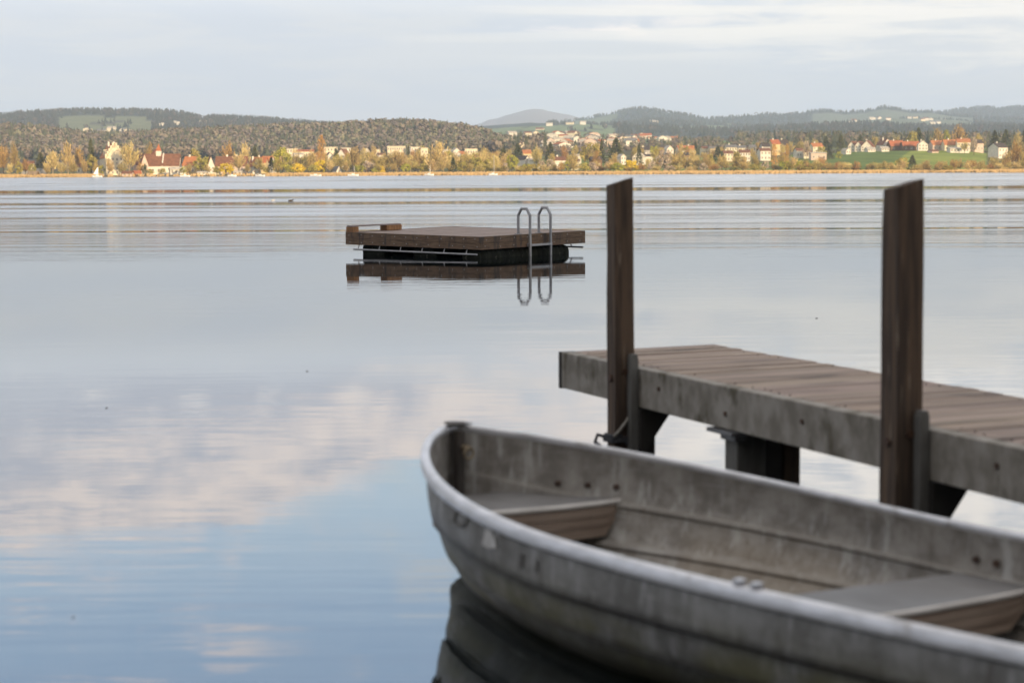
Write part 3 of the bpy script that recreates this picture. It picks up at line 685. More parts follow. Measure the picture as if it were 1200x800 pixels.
# middle and right: single houses above the shore trees
for (px, Yd, wp, tp, hp, rp, wl, rf, gb, rt, ph, wi) in [
 (617,1240,9,176,5,4,'ochre','orange',False,.1,"ochre house with orange roof among dark conifers",(3,2)),
 (613,1120,6,183,4,4,'white','dark',True,.5,"white gable house below the orange roofed ochre house",(2,1)),
 (625,1110,12,186,3,2,'white','pale',False,.1,"low white house right of the dark gable",(4,1)),
 (655,1110,13,184,4,4,'white','brown',False,.1,"white house with brown roof between pale blossom trees",(4,1)),
 (674,1100,8,187,3,2.5,'cream','brown',False,-.1,"low cream house in the orchard right of the russet tree",(2,1)),
 (698,1110,12,184,2.5,3,'wood','dark',False,.1,"dark roofed timber house below the big olive tree",(2,1)),
 (676,1250,6,181,3,2,'white','pale',False,.2,"small white house behind the russet tree",(2,1)),
 (728,1110,6,181,7,3,'white','pale',True,.2,"tall narrow white house above the golden willow",(2,3)),
 (749,1200,11,179,4,5,'white','pale',True,-.3,"white gable house right of the golden willow",(3,2)),
 (759,1230,13,181,4,2.5,'white','dark',False,.1,"long white house with dark roof right of the golden willow",(4,1)),
 (756,1320,18,173,4,3,'grey','dark',False,.0,"grey hall with dark roof above the white gable house",(5,1)),
 (745,1330,7,176,3,2,'white','pale',False,.0,"small white house beside the thin conifer",(2,1)),
 (783,1380,8,171,5,4,'white','pale',True,.2,"white gable house left of the orange roofed pair",(2,2)),
 (798,1380,9,171,4,4,'white','orange',False,.15,"left house of the orange roofed white pair",(3,2)),
 (808,1370,10,171,4,5,'white','orange',False,-.1,"right house of the orange roofed white pair",(3,2)),
 (803,1250,17,179,2.5,3,'wood','dark',False,.1,"long dark roofed barn below the orange roofed pair",(3,1)),
 (825,1390,7,172,3,2,'cream','brown',False,.1,"low cream house right of the orange roofed pair",(2,1)),
 (835,1380,9,172,4,2.5,'cream','grey',False,.1,"cream house with grey roof left of the dark round conifer",(3,1)),
 (852,1260,11,177,5,3,'cream','brown',False,.1,"cream house right of the dark round conifer",(3,2)),
 (856,1390,12,170,4,3,'cream','grey',False,.05,"cream terrace below the long dark roof",(4,2)),
 (868,1390,10,171,4,2.5,'white','grey',False,.05,"white terrace below the long dark roof",(4,2)),
 (872,1260,12,176,5,3,'white','brown',False,.0,"white two storey house with brown roof right of centre",(4,2)),
 (881,1390,7,170,4,3,'cream','grey',False,.05,"cream house at the right end of the terrace",(2,2)),
 (895,1280,12,174,5,3,'white','brown',False,.1,"white balconied house left of the narrow poplar",(3,2)),
 (896,1370,9,168,4,4,'grey','dark',False,.1,"grey house with dark steep roof left of the narrow poplar",(3,1)),
 (907,1450,10,164,4,5,'ochre','red',False,.2,"red roofed farmhouse behind the narrow poplar",(3,1)),
 (917,1460,10,164,4,6,'wood','dark',False,.2,"dark timber barn right of the red roofed farmhouse",(1,1)),
 (936,1330,9,174,4,3,'white','brown',False,.1,"white house with brown roof right of the narrow poplars",(3,1)),
 (946,1320,9,176,4,2.5,'cream','brown',False,-.1,"cream house left of the green meadow",(3,1)),
 (956,1420,12,168,5,4,'cream','orange',False,.15,"cream house with orange roof at the meadow edge",(3,2)),
 (958,1280,18,179,2,1,'pink','pale',False,.0,"low pinkish garden wall house at the meadow edge",(3,1)),
 (991,1360,6,174,4,3,'white','pale',True,.2,"small white cottage at the top left of the meadow",(2,1)),
 (1000,1440,8,166,5,5,'white','brown',True,-.5,"leftmost of the three slanted white gables",(2,2)),
 (1008,1435,8,166,5,5,'white','brown',True,-.5,"middle one of the three slanted white gables",(2,2)),
 (1017,1430,13,165,6,7,'white','brown',True,-.4,"rightmost and widest of the three slanted white gables",(3,2)),
 (1019,1390,9,173,4,2.5,'white','pale',False,.1,"low white house below the slanted gables",(3,1)),
 (1035,1390,9,172,4,2.5,'white','pale',False,.1,"low white house left of the red barns",(3,1)),
 (1036,1450,13,163,6,7,'white','brown',True,.3,"white gable house with brown roof left of the red barns",(3,2)),
 (1049,1440,16,165,5,6,'wood','red',False,.1,"left one of the two big red barn roofs",(2,1)),
 (1066,1430,20,166,4.5,5,'wood','red',False,.05,"right one of the two big red barn roofs",(3,1)),
 (1080.5,1410,11,165,6,4.5,'white','pale',True,-.1,"white gable house right of the red barns",(3,2)),
 (1098,1430,16,165,5,5,'pink','orange',False,.1,"left farmhouse of the hilltop hamlet with orange roof",(3,1)),
 (1113,1420,17,164,5,6,'cream','orange',False,.05,"middle farmhouse of the hilltop hamlet with broad orange roof",(4,1)),
 (1128,1410,15,163,7,4,'cream','orange',False,-.1,"tall cream farmhouse with orange roof at the hamlet's right",(4,2)),
 (1122,1370,22,173,4,1.5,'white','pale',False,.05,"long low white house along the meadow top",(6,1)),
 (1143,1420,12,164,5,4,'pink','dark',False,.2,"dark red roofed house at the hamlet's right end",(3,1)),
 (1093,1360,8,177,2.5,2,'pink','brown',False,.1,"small shed standing in the meadow below the hamlet",(1,1)),
 (1169,1320,14,168,7,5,'white','dark',False,.5,"white house with dark roof at the far right edge wood",(3,2)),
]:
    z1 = at_y(px, tp, Yd).z; b = gpos(px, Yd).z; k = FPX/Yd
    house(px, Yd, wp, max((z1-b)*k-rp, hp*.5), rp, 10, wl, rf, gb, rt, 'house', ph, wi, 1 if wp > 9 else 0)
# long dark roof on the embankment
sh = house(815, 1640, 150, 5, 1.5, 14, 'wood', 'dark', False, .0, 'long_shed', "very long dark roofed shed stretching above the white houses", (0,0))
# hillside village, each house of its own
random.seed(17); vil = []
for k in range(400):
    if len(vil) >= 74: break
    px = random.uniform(583, 790); Yd = random.uniform(1650, 2850)
    if px < 605 and Yd < 2500: continue
    if px > 745 and Yd < 2300: continue
    x = (px-600)*Yd/FPX
    if any((x-a)**2 + ((Yd-b)*.6)**2 < 22**2 for a, b, _ in vil): continue
    vil.append((x, Yd, px))
for x, Yd, px in sorted(vil, key=lambda a: a[2]):
    k = FPX/Yd; wl = random.choice(['white','white','white','cream','pink']); rf = random.choice(['brown','red','pale','grey','orange','pale'])
    house(px, Yd, random.uniform(8, 13)*k, random.uniform(4, 6)*k, random.uniform(1.5, 3)*k, random.uniform(8, 11), wl, rf, random.random() < .4, random.uniform(-.6, .6), 'house', ('village', wl, rf), (0,0))
for px, Yd in ((132,4100),(146,4000),(150,3990),(104,4100),(120,3900),(193,4400),(207,4500),(239,4700),(265,4300),(633,4200),(644,4800),(668,5200),(683,5100),(708,5600),(768,6400),(764,6500),(751,4000),
               (996,6200),(1000,6300),(1020,6700),(1024,6650),(1029,6600),(1065,6900),(1072,6850),(1080,6300),(1084,6350),(1090,6400),(1092,6100),(1098,6150),(1105,7100),(1040,6300)):
    k = FPX/Yd; house(px, Yd, random.uniform(13, 20)*k, random.uniform(5, 7)*k, random.uniform(2, 4)*k, 12, random.choice(['white','cream']), random.choice(['brown','grey','pale']), random.random()<.4, random.uniform(-.5,.5), 'farmhouse', ('farm', 'white', 'x'), (0,0))

# labels for trees and the small houses: kind + count from a findable landmark
ORD = ["first","second","third","fourth","fifth","sixth","seventh","eighth","ninth","tenth","eleventh","twelfth","thirteenth","fourteenth","fifteenth","sixteenth","seventeenth","eighteenth","nineteenth","twentieth"]
LMK = [(-99,"the photo's left edge"),(114,"the white sail"),(188,"the long white hall"),(265,"the golden shore willow"),(377,"the tall orange poplar"),(434,"the pale blossom bush"),(514,"the tall spreading bare tree"),
       (600,"the raft ladder's column"),(661,"the hillside russet tree"),(739,"the golden willow behind the mooring post"),(803,"the dark roofed barn"),(841,"the dark round conifer"),(907,"the narrow poplar"),(991,"the small white cottage"),(1066,"the red barn roofs"),(1128,"the tall cream farmhouse")]
def mark(px):
    c = LMK[0]
    for l in LMK:
        if l[0] <= px - .01: c = l
    return c[1]
SPECIAL = {('willow',265):"golden yellow willow on the left shore beside the brown roofed row", ('poplar',377):"tall orange brown poplar towering above the left town",
 ('willow',739):"round golden willow on the far shore just right of the mooring post top", ('blossom',434):"pale pinkish blossom bush at the reeds below the white block",
 ('tan',514):"tall spreading bare tree in front of the white town blocks", ('conifer',107):"tall dark conifer left of the cream manor", ('tan',152):"tall pale bare tree between the manor and the long hall",
 ('green',331):"tall yellow green leafy tree left of the orange poplar", ('poplar',907):"taller narrow orange poplar behind the right reed belt", ('poplar',922):"shorter narrow orange poplar behind the right reed belt",
 ('conifer',394):"dark rounded conifer right of the orange poplar", ('russet',661):"russet tree among the hillside gardens", ('conifer',841):"dark round conifer among the cream houses", ('tan',128):"bare tan tree standing in front of the cream manor"}
DESC = {'bare':"bare brown",'tan':"bare tan",'russet':"bare reddish brown",'willow':"golden yellow willow",'green':"fresh green",'olive':"olive green",'conifer':"dark conifer",'poplar':"orange poplar",'blossom':"pale blossoming"}
cnt = {}
for px, kd, o, h in sorted(TREES, key=lambda a: a[0]):
    sz = 'shrub' if h < 5 else 'tree'
    if (kd, px) in SPECIAL: tag(o, SPECIAL[(kd, px)], 'tree', 'trees on the far shore'); continue
    key = (kd, sz, mark(px)); cnt[key] = cnt.get(key, 0) + 1
    d = DESC[kd] if kd not in ('willow','conifer','poplar') or sz == 'tree' else DESC[kd]
    noun = '' if kd in ('willow','conifer','poplar') else ' ' + sz
    tag(o, f"{ORD[cnt[key]-1]} {d}{noun} rightwards from {mark(px)}", sz, 'trees on the far shore' if sz == 'tree' else 'shrubs on the far shore')
cnt = {}
for px, ph, o, gb in sorted(HOUSES, key=lambda a: a[0]):
    if isinstance(ph, str): tag(o, ph, 'house' if o.name.split('.')[0] not in ('boathouse','shed','apartment_block') else o.name.split('.')[0].replace('_',' '), 'houses on the far shore'); continue
    if ph[0] == 'farm':
        key = ('farm', mark(px)); cnt[key] = cnt.get(key, 0)+1
        tag(o, f"{ORD[cnt[key]-1]} tiny pale hill farmhouse rightwards from {mark(px)}", 'farmhouse', 'farmhouses on the distant hills'); continue
    key = (ph[1], ph[2], mark(px)); cnt[key] = cnt.get(key, 0)+1
    rn = {'pale':'pale','brown':'brown','red':'red','grey':'grey','orange':'orange'}[ph[2]]
    tag(o, f"{ORD[cnt[key]-1]} {rn} roofed {wn[ph[1]]} hillside village house rightwards from {mark(px)}", 'house', 'houses of the hillside village')

# ------------------------------------------------------------------ sailing boats and birds on the lake
SAIL = mat("sailcloth", (.85,.83,.80), rough=.8); HULLW = mat("white_gelcoat", (.80,.79,.77), (.7,.69,.67), rough=.35); MAST = mat("mast_alloy", (.62,.60,.56), rough=.4, metal=.3)
def small_boat(px, Yd, length, label, mast=0, sail=False, rot=0.0, cat='sailing boat', nm='sailing_boat'):
    o = tag(empty(nm, at_y(px, 205, Yd) * 1.0, rot), label, cat, 'boats along the far shore'); o.location.z = 0
    w = MB(); n = 12; st = []
    for i in range(n+1):
        s = i/n; hw = .2*length*.9*sin(pi*min(1, .18+s*.82))**.7*(1 if s < .95 else .6); sh_ = .55+.25*(2*s-1)**2
        x = (s-.5)*length; st.append([(x,-hw,sh_),(x,-hw*.8,.15),(x,0,-.2),(x,hw*.8,.15),(x,hw,sh_)])
    for a, b in zip(st, st[1:]):
        for k in range(4): w.quad(a[k], a[k+1], b[k+1], b[k])
        w.quad(a[4], a[0], b[0], b[4])
    w.poly(st[0]); w.poly(st[-1][::-1]); fixn(w.build("hull", HULLW, o))
    w = MB(); w.box(-length*.16, length*.12, -length*.09, length*.09, .58, .98, .08); w.build("cabin", HULLW, o)
    if mast: w = MB(); w.tube([(length*.1,0,.5),(length*.1,0,mast)], [.09,.06], 6); w.build("mast", MAST, o); w = MB(); w.tube([(length*.1,0,1.3),(-length*.35,0,1.3)], .06, 6); w.build("boom", MAST, o)
    if sail:
        w = MB(); k = 8
        for i in range(k):
            a, b = i/k, (i+1)/k
            f = lambda s: Vector((length*.09-.03-(length*.44)*(1-s)**.85, .22*sin(pi*s)*(1-s), 1.4+(mast-1.5)*s)); g = lambda s: Vector((length*.09, 0, 1.4+(mast-1.5)*s))
            w.quad(f(a), g(a), g(b), f(b))
        so_ = w.build("sail", SAIL, o); md = so_.modifiers.new("thick", 'SOLIDIFY'); md.thickness = .03
    return o
small_boat(114, 880, 4.6, "small sailing dinghy under a full white sail by the left reeds", 4.6, True, .5)
small_boat(414, 870, 4.8, "moored yacht with bare white mast right of the poplar", 4.6, False, .2)
small_boat(503, 890, 4.2, "moored yacht with bare mast in front of the tall bare tree", 4.6, False, -.3)
small_boat(578, 890, 4.2, "moored yacht with tall bare mast above the raft ladder", 9.0, False, .4)
small_boat(370, 872, 5.0, "low white motorboat left of the poplar", 0, False, .1, 'motorboat', 'motorboat')
small_boat(305, 878, 4.4, "low white motorboat at the shore right of the golden willow", 0, False, -.2, 'motorboat', 'motorboat')
small_boat(217, 880, 4.4, "low white motorboat moored below the white annex", 0, False, .2, 'motorboat', 'motorboat')
small_boat(272, 880, 3.8, "tiny white motorboat in front of the golden willow", 0, False, 0, 'motorboat', 'motorboat')
DUCK = mat("dark_plumage", (.035,.03,.028), (.06,.05,.045), scale=20, rough=.8); GULL = mat("pale_plumage", (.45,.44,.43), rough=.8)
def bird(px, py, L_, m_, label, nm):
    p = at_z(px, py, 0); w = MB()
    w.tube([(-.5*L_,0,.16*L_),(-.36*L_,0,.10*L_),(-.1*L_,0,.10*L_),(.18*L_,0,.10*L_),(.34*L_,0,.12*L_)], [.02*L_,.12*L_,.2*L_,.17*L_,.05*L_], 10)
    w.tube([(.24*L_,0,.15*L_),(.29*L_,0,.22*L_),(.34*L_,0,.28*L_)], [.08*L_,.06*L_,.05*L_], 8)
    w.tube([(.30*L_,0,.29*L_),(.37*L_,0,.31*L_),(.44*L_,0,.30*L_),(.56*L_,0,.27*L_)], [.05*L_,.09*L_,.07*L_,.015*L_], 8)
    o = w.build(nm, m_, None, True); o.location = (p.x, p.y, 0); o.rotation_euler = (0,0,.4); tag(o, label, 'bird')
bird(341, 236, .34, DUCK, "dark water bird swimming on the calm water left of the raft", 'water_bird')
bird(320, 235.5, .28, GULL, "small pale bird swimming left of the dark water bird", 'water_bird')
LEAF = mat("dead_leaf", (.06,.045,.03), rough=.8)
for px, py, lb in ((360,435,"dark fallen leaf floating in mid water left of the boat bow"),(86,723,"dark fallen leaf floating in the bottom left blue water"),(125,478,"tiny leaf floating in the grey cloud reflection at left"),(957,373,"tiny leaf floating beyond the jetty between its posts")):
    p = at_z(px, py, 0); w = MB(); r_ = 1.6*p.y/FPX; pts = [(r_*cos(a)*(1 if i % 2 else .7), r_*.8*sin(a), .003+r_*.2*sin(2*a)) for i, a in enumerate([k*.628 for k in range(10)])]
    w.prism([Vector(q) for q in pts], (0,0,.002)); o = w.build("floating_leaf", LEAF); o.location = (p.x, p.y, 0); tag(o, lb, 'leaf')

# ------------------------------------------------------------------ swimming raft
RW = mat("raft_boards", (.175,.112,.070), (.095,.060,.038), scale=3, stretch=(1.2,1.2,14), rough=.75, bump=.25, c3=(.06,.047,.04), c3scale=2.2, c3stretch=(3,3,.8), c3lim=(.5,.7))
RDK = mat("raft_deck", (.28,.21,.175), (.20,.15,.125), scale=2.5, stretch=(9,1,1), rough=.7, bump=.2)
STEEL = mat("galvanised_steel", (.33,.33,.34), (.26,.26,.27), scale=8, rough=.45, metal=.55)
STEELD = mat("dark_steel", (.14,.14,.145), (.10,.10,.10), scale=8, rough=.5, metal=.4)
PONT = mat("black_float", (.014,.015,.012), (.028,.030,.022), scale=5, rough=.9, spec=.1, bump=.3, c3=(.10,.095,.075), c3scale=11, c3lim=(.60,.70))
PF, RA, RB = Vector((-.585, 37.9, 0)), 3.64, 3.20
a2 = Vector((-2.88, 2.46, 0)).normalized(); b2 = Vector((2.1, 2.46, 0)).normalized()
b2 = Vector((a2.y, -a2.x, 0)); b2 = b2 if b2.y > 0 else -b2
ax_ = Vector((b2.x, b2.y, .0115)).normalized(); ay_ = Vector((a2.x, a2.y, .0098)).normalized(); an = ax_.cross(ay_).normalized()   # local x along the right face, local y along the left face
raft = empty("swimming_raft", PF); M4 = Matrix((ax_, ay_, an)).transposed().to_4x4(); M4.translation = PF; raft.matrix_world = M4
tag(raft, "square brown wooden swimming raft with a metal ladder floating in the lake", 'raft')
ZD = .41
w = MB(); nb = 26; bw = RA/nb
for k in range(nb): w.box(.032, RB-.032, k*bw+.003 if k else .034, (k+1)*bw-.003 if k < nb-1 else RA-.034, ZD-.03, ZD-.002+random.uniform(-.002,.002), .003)
w.build("deck", RDK, raft)
def fascia(x0, x1, y0, y1):
    w = MB(); w.box(x0, x1, y0, y1, ZD-.245, ZD-.127, .004); w.box(x0, x1, y0, y1, ZD-.123, ZD+.004, .004); return w.build("side_board", RW, raft)
fascia(0, .03, 0, RA); fascia(.032, RB-.032, .0, .03); fascia(RB-.03, RB, 0, RA); fascia(.032, RB-.032, RA-.03, RA)
SCR = mat("screw_heads", (.30,.28,.26), rough=.5, metal=.4)
w = MB()
for k in range(12):
    for zz in (ZD-.05, ZD-.19):
        y = .12 + k*(RA-.24)/11; y += random.uniform(-.03,.03); zz += random.uniform(-.012,.012); w.box(-.005, 0, y-.009, y+.009, zz-.009, zz+.009)
for k in range(8):
    for zz in (ZD-.05, ZD-.19):
        x = .15 + k*(RB-.3)/7; x += random.uniform(-.03,.03); zz += random.uniform(-.012,.012); w.box(x-.009, x+.009, -.005, 0, zz-.009, zz+.009)
w.build("screws", SCR, raft)['kind'] = 'stuff'
w = MB(); w.box(.05, RB-.05, .05, RA-.05, ZD-.235, ZD-.032); w.build("underframe", PONT, raft)
for y0, y1 in ((1.32, 1.94), (2.72, 3.34)):
    w = MB(); w.box(.16, RB-.42, y0, y1, -.45, ZD-.25, .05); w.build("float", PONT, raft)
# the long ribbed float seen under the right face
bm = bmesh.new(); rings = []
for k in range(60):
    x = .10 + k*(RB-.50)/59; q = -.012 if k % 3 == 1 else 0; e = -.03 if k in (0, 59) else 0; row = []
    for j in range(24):
        th = 2*pi*j/24; c, s_ = cos(th), sin(th); yy = abs(c)**.4*(1 if c > 0 else -1)*(.26+q+e); zz = abs(s_)**.4*(1 if s_ > 0 else -1)*(.30+q+e)
        row.append(bm.verts.new((x, .33+yy, -.145+zz)))
    rings.append(row)
for a, b in zip(rings, rings[1:]):
    for j in range(24): bm.faces.new((a[j], a[(j+1) % 24], b[(j+1) % 24], b[j]))
bm.faces.new(rings[0]); bm.faces.new(rings[-1][::-1])
w = MB(); w.add(bm); bm.free(); fixn(w.build("float", PONT, raft))
def rail(x, n, y0, y1, sgn):
    w = MB(); w.tube([(x, y0, ZD-.335), (x, y1, ZD-.335)], .018, 8); r_ = w.build("rubbing_rail", STEEL if sgn < 0 else STEELD, raft)  # the far rail's shade is put into its colour by the darker steel
    for k in range(n):
        y = y0+.28+k*(y1-y0-.4)/(n-1); w = MB(); w.tube([(x, y, ZD-.335), (x-sgn*.06, y+.02, ZD-.24)], .012, 6); w.build("bracket", STEEL, r_)
rail(-.02, 6, .08, RA-.25, -1); rail(RB+.05, 6, .1, RA-.1, 1)
lad = empty("ladder", (0,0,0)); lad.parent = raft
for xb in (1.36, 1.99):
    w = MB(); y0, y1, zt = -.085, .215, ZD+.50
    w.tube([(xb,y0,-.75),(xb,y0,zt-.13),(xb,y0+.085,zt),(xb,y1-.085,zt),(xb,y1,zt-.13),(xb,y1,ZD)], .029, 10); r_ = w.build("rail", STEEL, lad)
    w = MB(); w.box(xb-.06, xb+.06, y1-.05, y1+.05, ZD-.001, ZD+.012); w.build("foot_plate", STEEL, r_)
    w = MB(); w.box(xb-.03, xb+.03, -.11, -.031, ZD-.24, ZD-.17, .008); w.build("clamp", STEEL, r_)
for k, z in enumerate((.20, -.05, -.32, -.6)):
    w = MB(); w.box(1.36, 1.99, -.12, -.05, z-.02, z+.02, .006); w.build("rung", STEEL, lad)
# low wooden step lying on the back left corner
ST = mat("step_wood", (.36,.19,.085), (.22,.11,.05), scale=4, stretch=(8,1,1), rough=.75, bump=.2); STT = mat("step_board", (.30,.25,.24), (.22,.18,.17), scale=4, rough=.7)
stp = empty("wooden_step", (0,0,0)); M5 = M4.copy(); M5.translation = M4 @ Vector((0, RA, ZD+.004)); stp.matrix_world = M5
tag(stp, "low wooden plank on two blocks on the raft's left corner", 'plank')
w = MB(); w.box(.0, .16, -.22, -.02, 0, .105, .005); w.build("block", ST, stp)
w = MB(); w.box(.98, 1.42, -.22, -.02, 0, .105, .005); w.build("block", ST, stp)
w = MB(); w.box(.0, 1.42, -.20, -.04, .106, .132, .004); w.build("board", STT, stp)

# ------------------------------------------------------------------ jetty
DK = mat("deck_boards", (.345,.262,.21), (.245,.185,.148), attr=True, scale=2.2, stretch=(6,.8,1), rough=.75, bump=.3, c3=(.14,.108,.09), c3scale=2.6, c3stretch=(4,.7,1), c3lim=(.52,.72))
BM = mat("weathered_beam", (.32,.295,.262), (.185,.165,.137), scale=4.5, stretch=(1.6,1,1.2), detail=9, rough=.8, bump=.4, c3=(.10,.086,.06), c3scale=5.0, c3stretch=(1.6,1,1.0), c3lim=(.54,.74))
PO = mat("post_wood", (.115,.074,.047), (.048,.032,.023), scale=3, stretch=(9,9,.6), rough=.8, bump=.5, c3=(.22,.17,.125), c3scale=7, c3stretch=(7,7,.5), c3lim=(.60,.72))
PL = mat("pile_plate", (.15,.145,.135), (.10,.095,.085), scale=4, stretch=(3,3,.8), rough=.7, bump=.2)
DARK = mat("dark_timber", (.030,.026,.022), (.018,.016,.014), scale=5, rough=.7, bump=.3)  # very dark tone shared by end beam, joists, braces and piles
O_ = at_z(655.5, 411.8, .55); u_ = Vector((.368, -.93, 0)).normalized()
jet = empty("jetty", (O_.x, O_.y, 0), math.atan2(u_.y, u_.x))      # local x = along the jetty towards the bank, local y = across (to the far side)
tag(jet, "weathered wooden boat jetty with grey side beams and two tall posts", 'jetty')
ZJ, LJ, WJ = .55, 14.0, 1.10
sk = -.09                                                         # the end is cut slightly askew
w = MB(); nb = 140; bw = LJ/nb
for k in range(nb):
    zt = ZJ - .004 + random.uniform(-.003,.003); gp = random.uniform(.0006,.0026); x0 = k*bw + (.012 if k == 0 else gp); x1 = (k+1)*bw-gp; g = random.uniform(.82,1.16); nf0 = len(w.f)
    w.prism([(x0,.085,zt-.035),(x1,.085,zt-.035),(x1+sk,WJ,zt-.035),(x0+sk,WJ,zt-.035)], (0,0,.035)); w.c[nf0:] = [(g, g*random.uniform(.97,1.02), g*random.uniform(.93,1.03))]*(len(w.f)-nf0)
w.build("deck", DK, jet)
w = MB()
for k in range(nb):
    for yy in (.13, WJ-.06):
        if random.random() < .45: continue
        yy += random.uniform(-.03,.02)
        xx = (k+.5)*bw + sk*(yy-.085)/(WJ-.085) + random.uniform(-.012,.012); w.tube([(xx,yy,ZJ-.006),(xx,yy,ZJ+.001)], .0042, 6)
w.build("deck_nails", mat("nail_iron", (.07,.05,.045), rough=.6, metal=.3), jet)['kind'] = 'stuff'
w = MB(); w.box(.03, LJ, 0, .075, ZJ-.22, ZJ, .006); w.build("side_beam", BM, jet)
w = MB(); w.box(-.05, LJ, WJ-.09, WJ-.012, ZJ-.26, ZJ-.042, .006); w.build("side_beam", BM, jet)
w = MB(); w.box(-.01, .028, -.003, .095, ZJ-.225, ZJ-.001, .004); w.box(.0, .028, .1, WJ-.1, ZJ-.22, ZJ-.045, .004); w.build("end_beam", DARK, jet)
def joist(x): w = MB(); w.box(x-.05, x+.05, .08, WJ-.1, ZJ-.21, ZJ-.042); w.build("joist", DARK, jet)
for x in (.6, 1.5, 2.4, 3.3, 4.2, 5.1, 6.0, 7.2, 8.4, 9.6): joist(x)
BOLT = mat("rusty_bolt", (.10,.055,.035), (.06,.035,.025), scale=30, rough=.7, metal=.3)
def post(x1, wd, ztop, lean):
    bm = bmesh.new(); n = 14; ring = []
    for i in range(n+1):
        s = i/n; z = -1.4 + (ztop+1.4)*s
        row = []
        for (cx, cyy) in ((-.5,-.5),(.5,-.5),(.5,.5),(-.5,.5)):
            j = .004*mn.noise(Vector((cx*3+x1*5, cyy*3, z*3))); zz = z
            if i == n: zz = z - .035*(cyy < 0) - .012*(cx < 0) 
            row.append(bm.verts.new((cx*wd + j, cyy*wd + j, zz)))
        ring.append(row)
    for a, b in zip(ring, ring[1:]):
        for k in range(4): bm.faces.new((a[k], a[(k+1)%4], b[(k+1)%4], b[k]))
    bm.faces.new(ring[-1]); bm.faces.new(ring[0][::-1])
    bmesh.ops.bevel(bm, geom=[e for e in bm.edges if abs(e.verts[0].co.z-e.verts[1].co.z) > .05 ], offset=.007, segments=2, affect='EDGES')
    w = MB(); w.add(bm); bm.free(); p = w.build("post", PO, jet); p.location = (x1-wd/2, -wd/2-.004, 0)
    p.rotation_euler = (lean*.9, lean*.35, 0)
    w = MB(); w.tube([(.0,-wd*.5-.012,ZJ-.06),(.0,-wd*.5+.004,ZJ-.06)], .02, 10); w.build("bolt", BOLT, p)
    w = MB(); w.tube([(wd*.5+.012,.0,ZJ-.02),(wd*.5-.004,.0,ZJ-.02)], .018, 10); w.build("bolt", BOLT, p)
    # grey plate with a rounded head standing beside the post, and the brace under the deck
    w = MB(); pts = [(x1+.006,-.052,-.6),(x1+.006,-.006,-.6),(x1+.006,-.006,ZJ+.055),(x1+.006,-.014,ZJ+.08),(x1+.006,-.044,ZJ+.08),(x1+.006,-.052,ZJ+.055)]
    w.prism(pts, (.05,0,0)); fixn(w.build("pile_plate", PL, jet))
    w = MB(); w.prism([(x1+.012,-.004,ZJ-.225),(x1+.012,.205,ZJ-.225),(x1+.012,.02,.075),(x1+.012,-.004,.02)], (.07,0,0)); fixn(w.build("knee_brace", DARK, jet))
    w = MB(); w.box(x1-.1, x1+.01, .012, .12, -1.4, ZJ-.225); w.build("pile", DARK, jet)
post(1.09, .115, 1.615, .006); post(3.985, .128, 1.612, .004)
def pile_pair(x):
    w = MB(); w.box(x-.09, x+.05, .03, .20, -1.4, ZJ-.222, .01); w.build("pile", PL, jet)
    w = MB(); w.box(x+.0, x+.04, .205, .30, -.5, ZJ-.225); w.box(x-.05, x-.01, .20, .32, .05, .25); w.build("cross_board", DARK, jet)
    w = MB(); w.box(x-.06, x+.05, .305, .40, -1.4, ZJ-.225, .008); w.build("pile", PO, jet)
pile_pair(2.20); pile_pair(6.6); pile_pair(9.6)
w = MB(); w.box(2.02, 2.30, -.03, .06, ZJ-.245, ZJ-.224, .004); w.box(2.12, 2.28, .0, .06, ZJ-.275, ZJ-.247, .004); w.build("hanger_plate", STEELD, jet)
w = MB()
for k in range(9):
    x = 1.4 + k*.78; w.tube([(x,-.008,ZJ-.09-(k%2)*.05),(x,.004,ZJ-.09-(k%2)*.05)], .013, 8)
w.build("bolt_row", BOLT, jet)['kind'] = 'stuff'
# mooring rope round the left post
ROPE = mat("mooring_rope", (.30,.28,.25), (.20,.185,.165), scale=40, rough=.9); ROPED = mat("dark_rope", (.03,.03,.035), (.05,.05,.055), scale=40, rough=.9)
Mj = Matrix.Translation((O_.x, O_.y, 0)) @ Matrix.Rotation(math.atan2(u_.y, u_.x), 4, 'Z')
rp = tag(empty("mooring_rope", (Mj @ Vector((1.03, -.06, .2)))), "grey mooring line tied to the left post just above the boat's far rim", 'rope')
rp.rotation_euler = (0,0,math.atan2(u_.y, u_.x))
w = MB(); w.tube([(.068,.055,.135),(.075,.0,.05),(.078,-.045,.0),(.07,-.075,-.035)], .010, 8); w.build("line", ROPE, rp, True)
w = MB(); q = []
for i in range(61):
    a = i/61*2*pi*3; sq = max(abs(cos(a)), abs(sin(a))); q.append((.072*cos(a)/sq*.98, .072*sin(a)/sq*.98 - .004, -.075+i*.0007))
w.tube(q, .011, 7); w.tube([(-.07,-.07,-.05),(-.10,-.10,-.04),(-.09,-.12,-.08),(-.06,-.10,-.10)], .011, 7); w.build("knot", ROPED, rp, True)

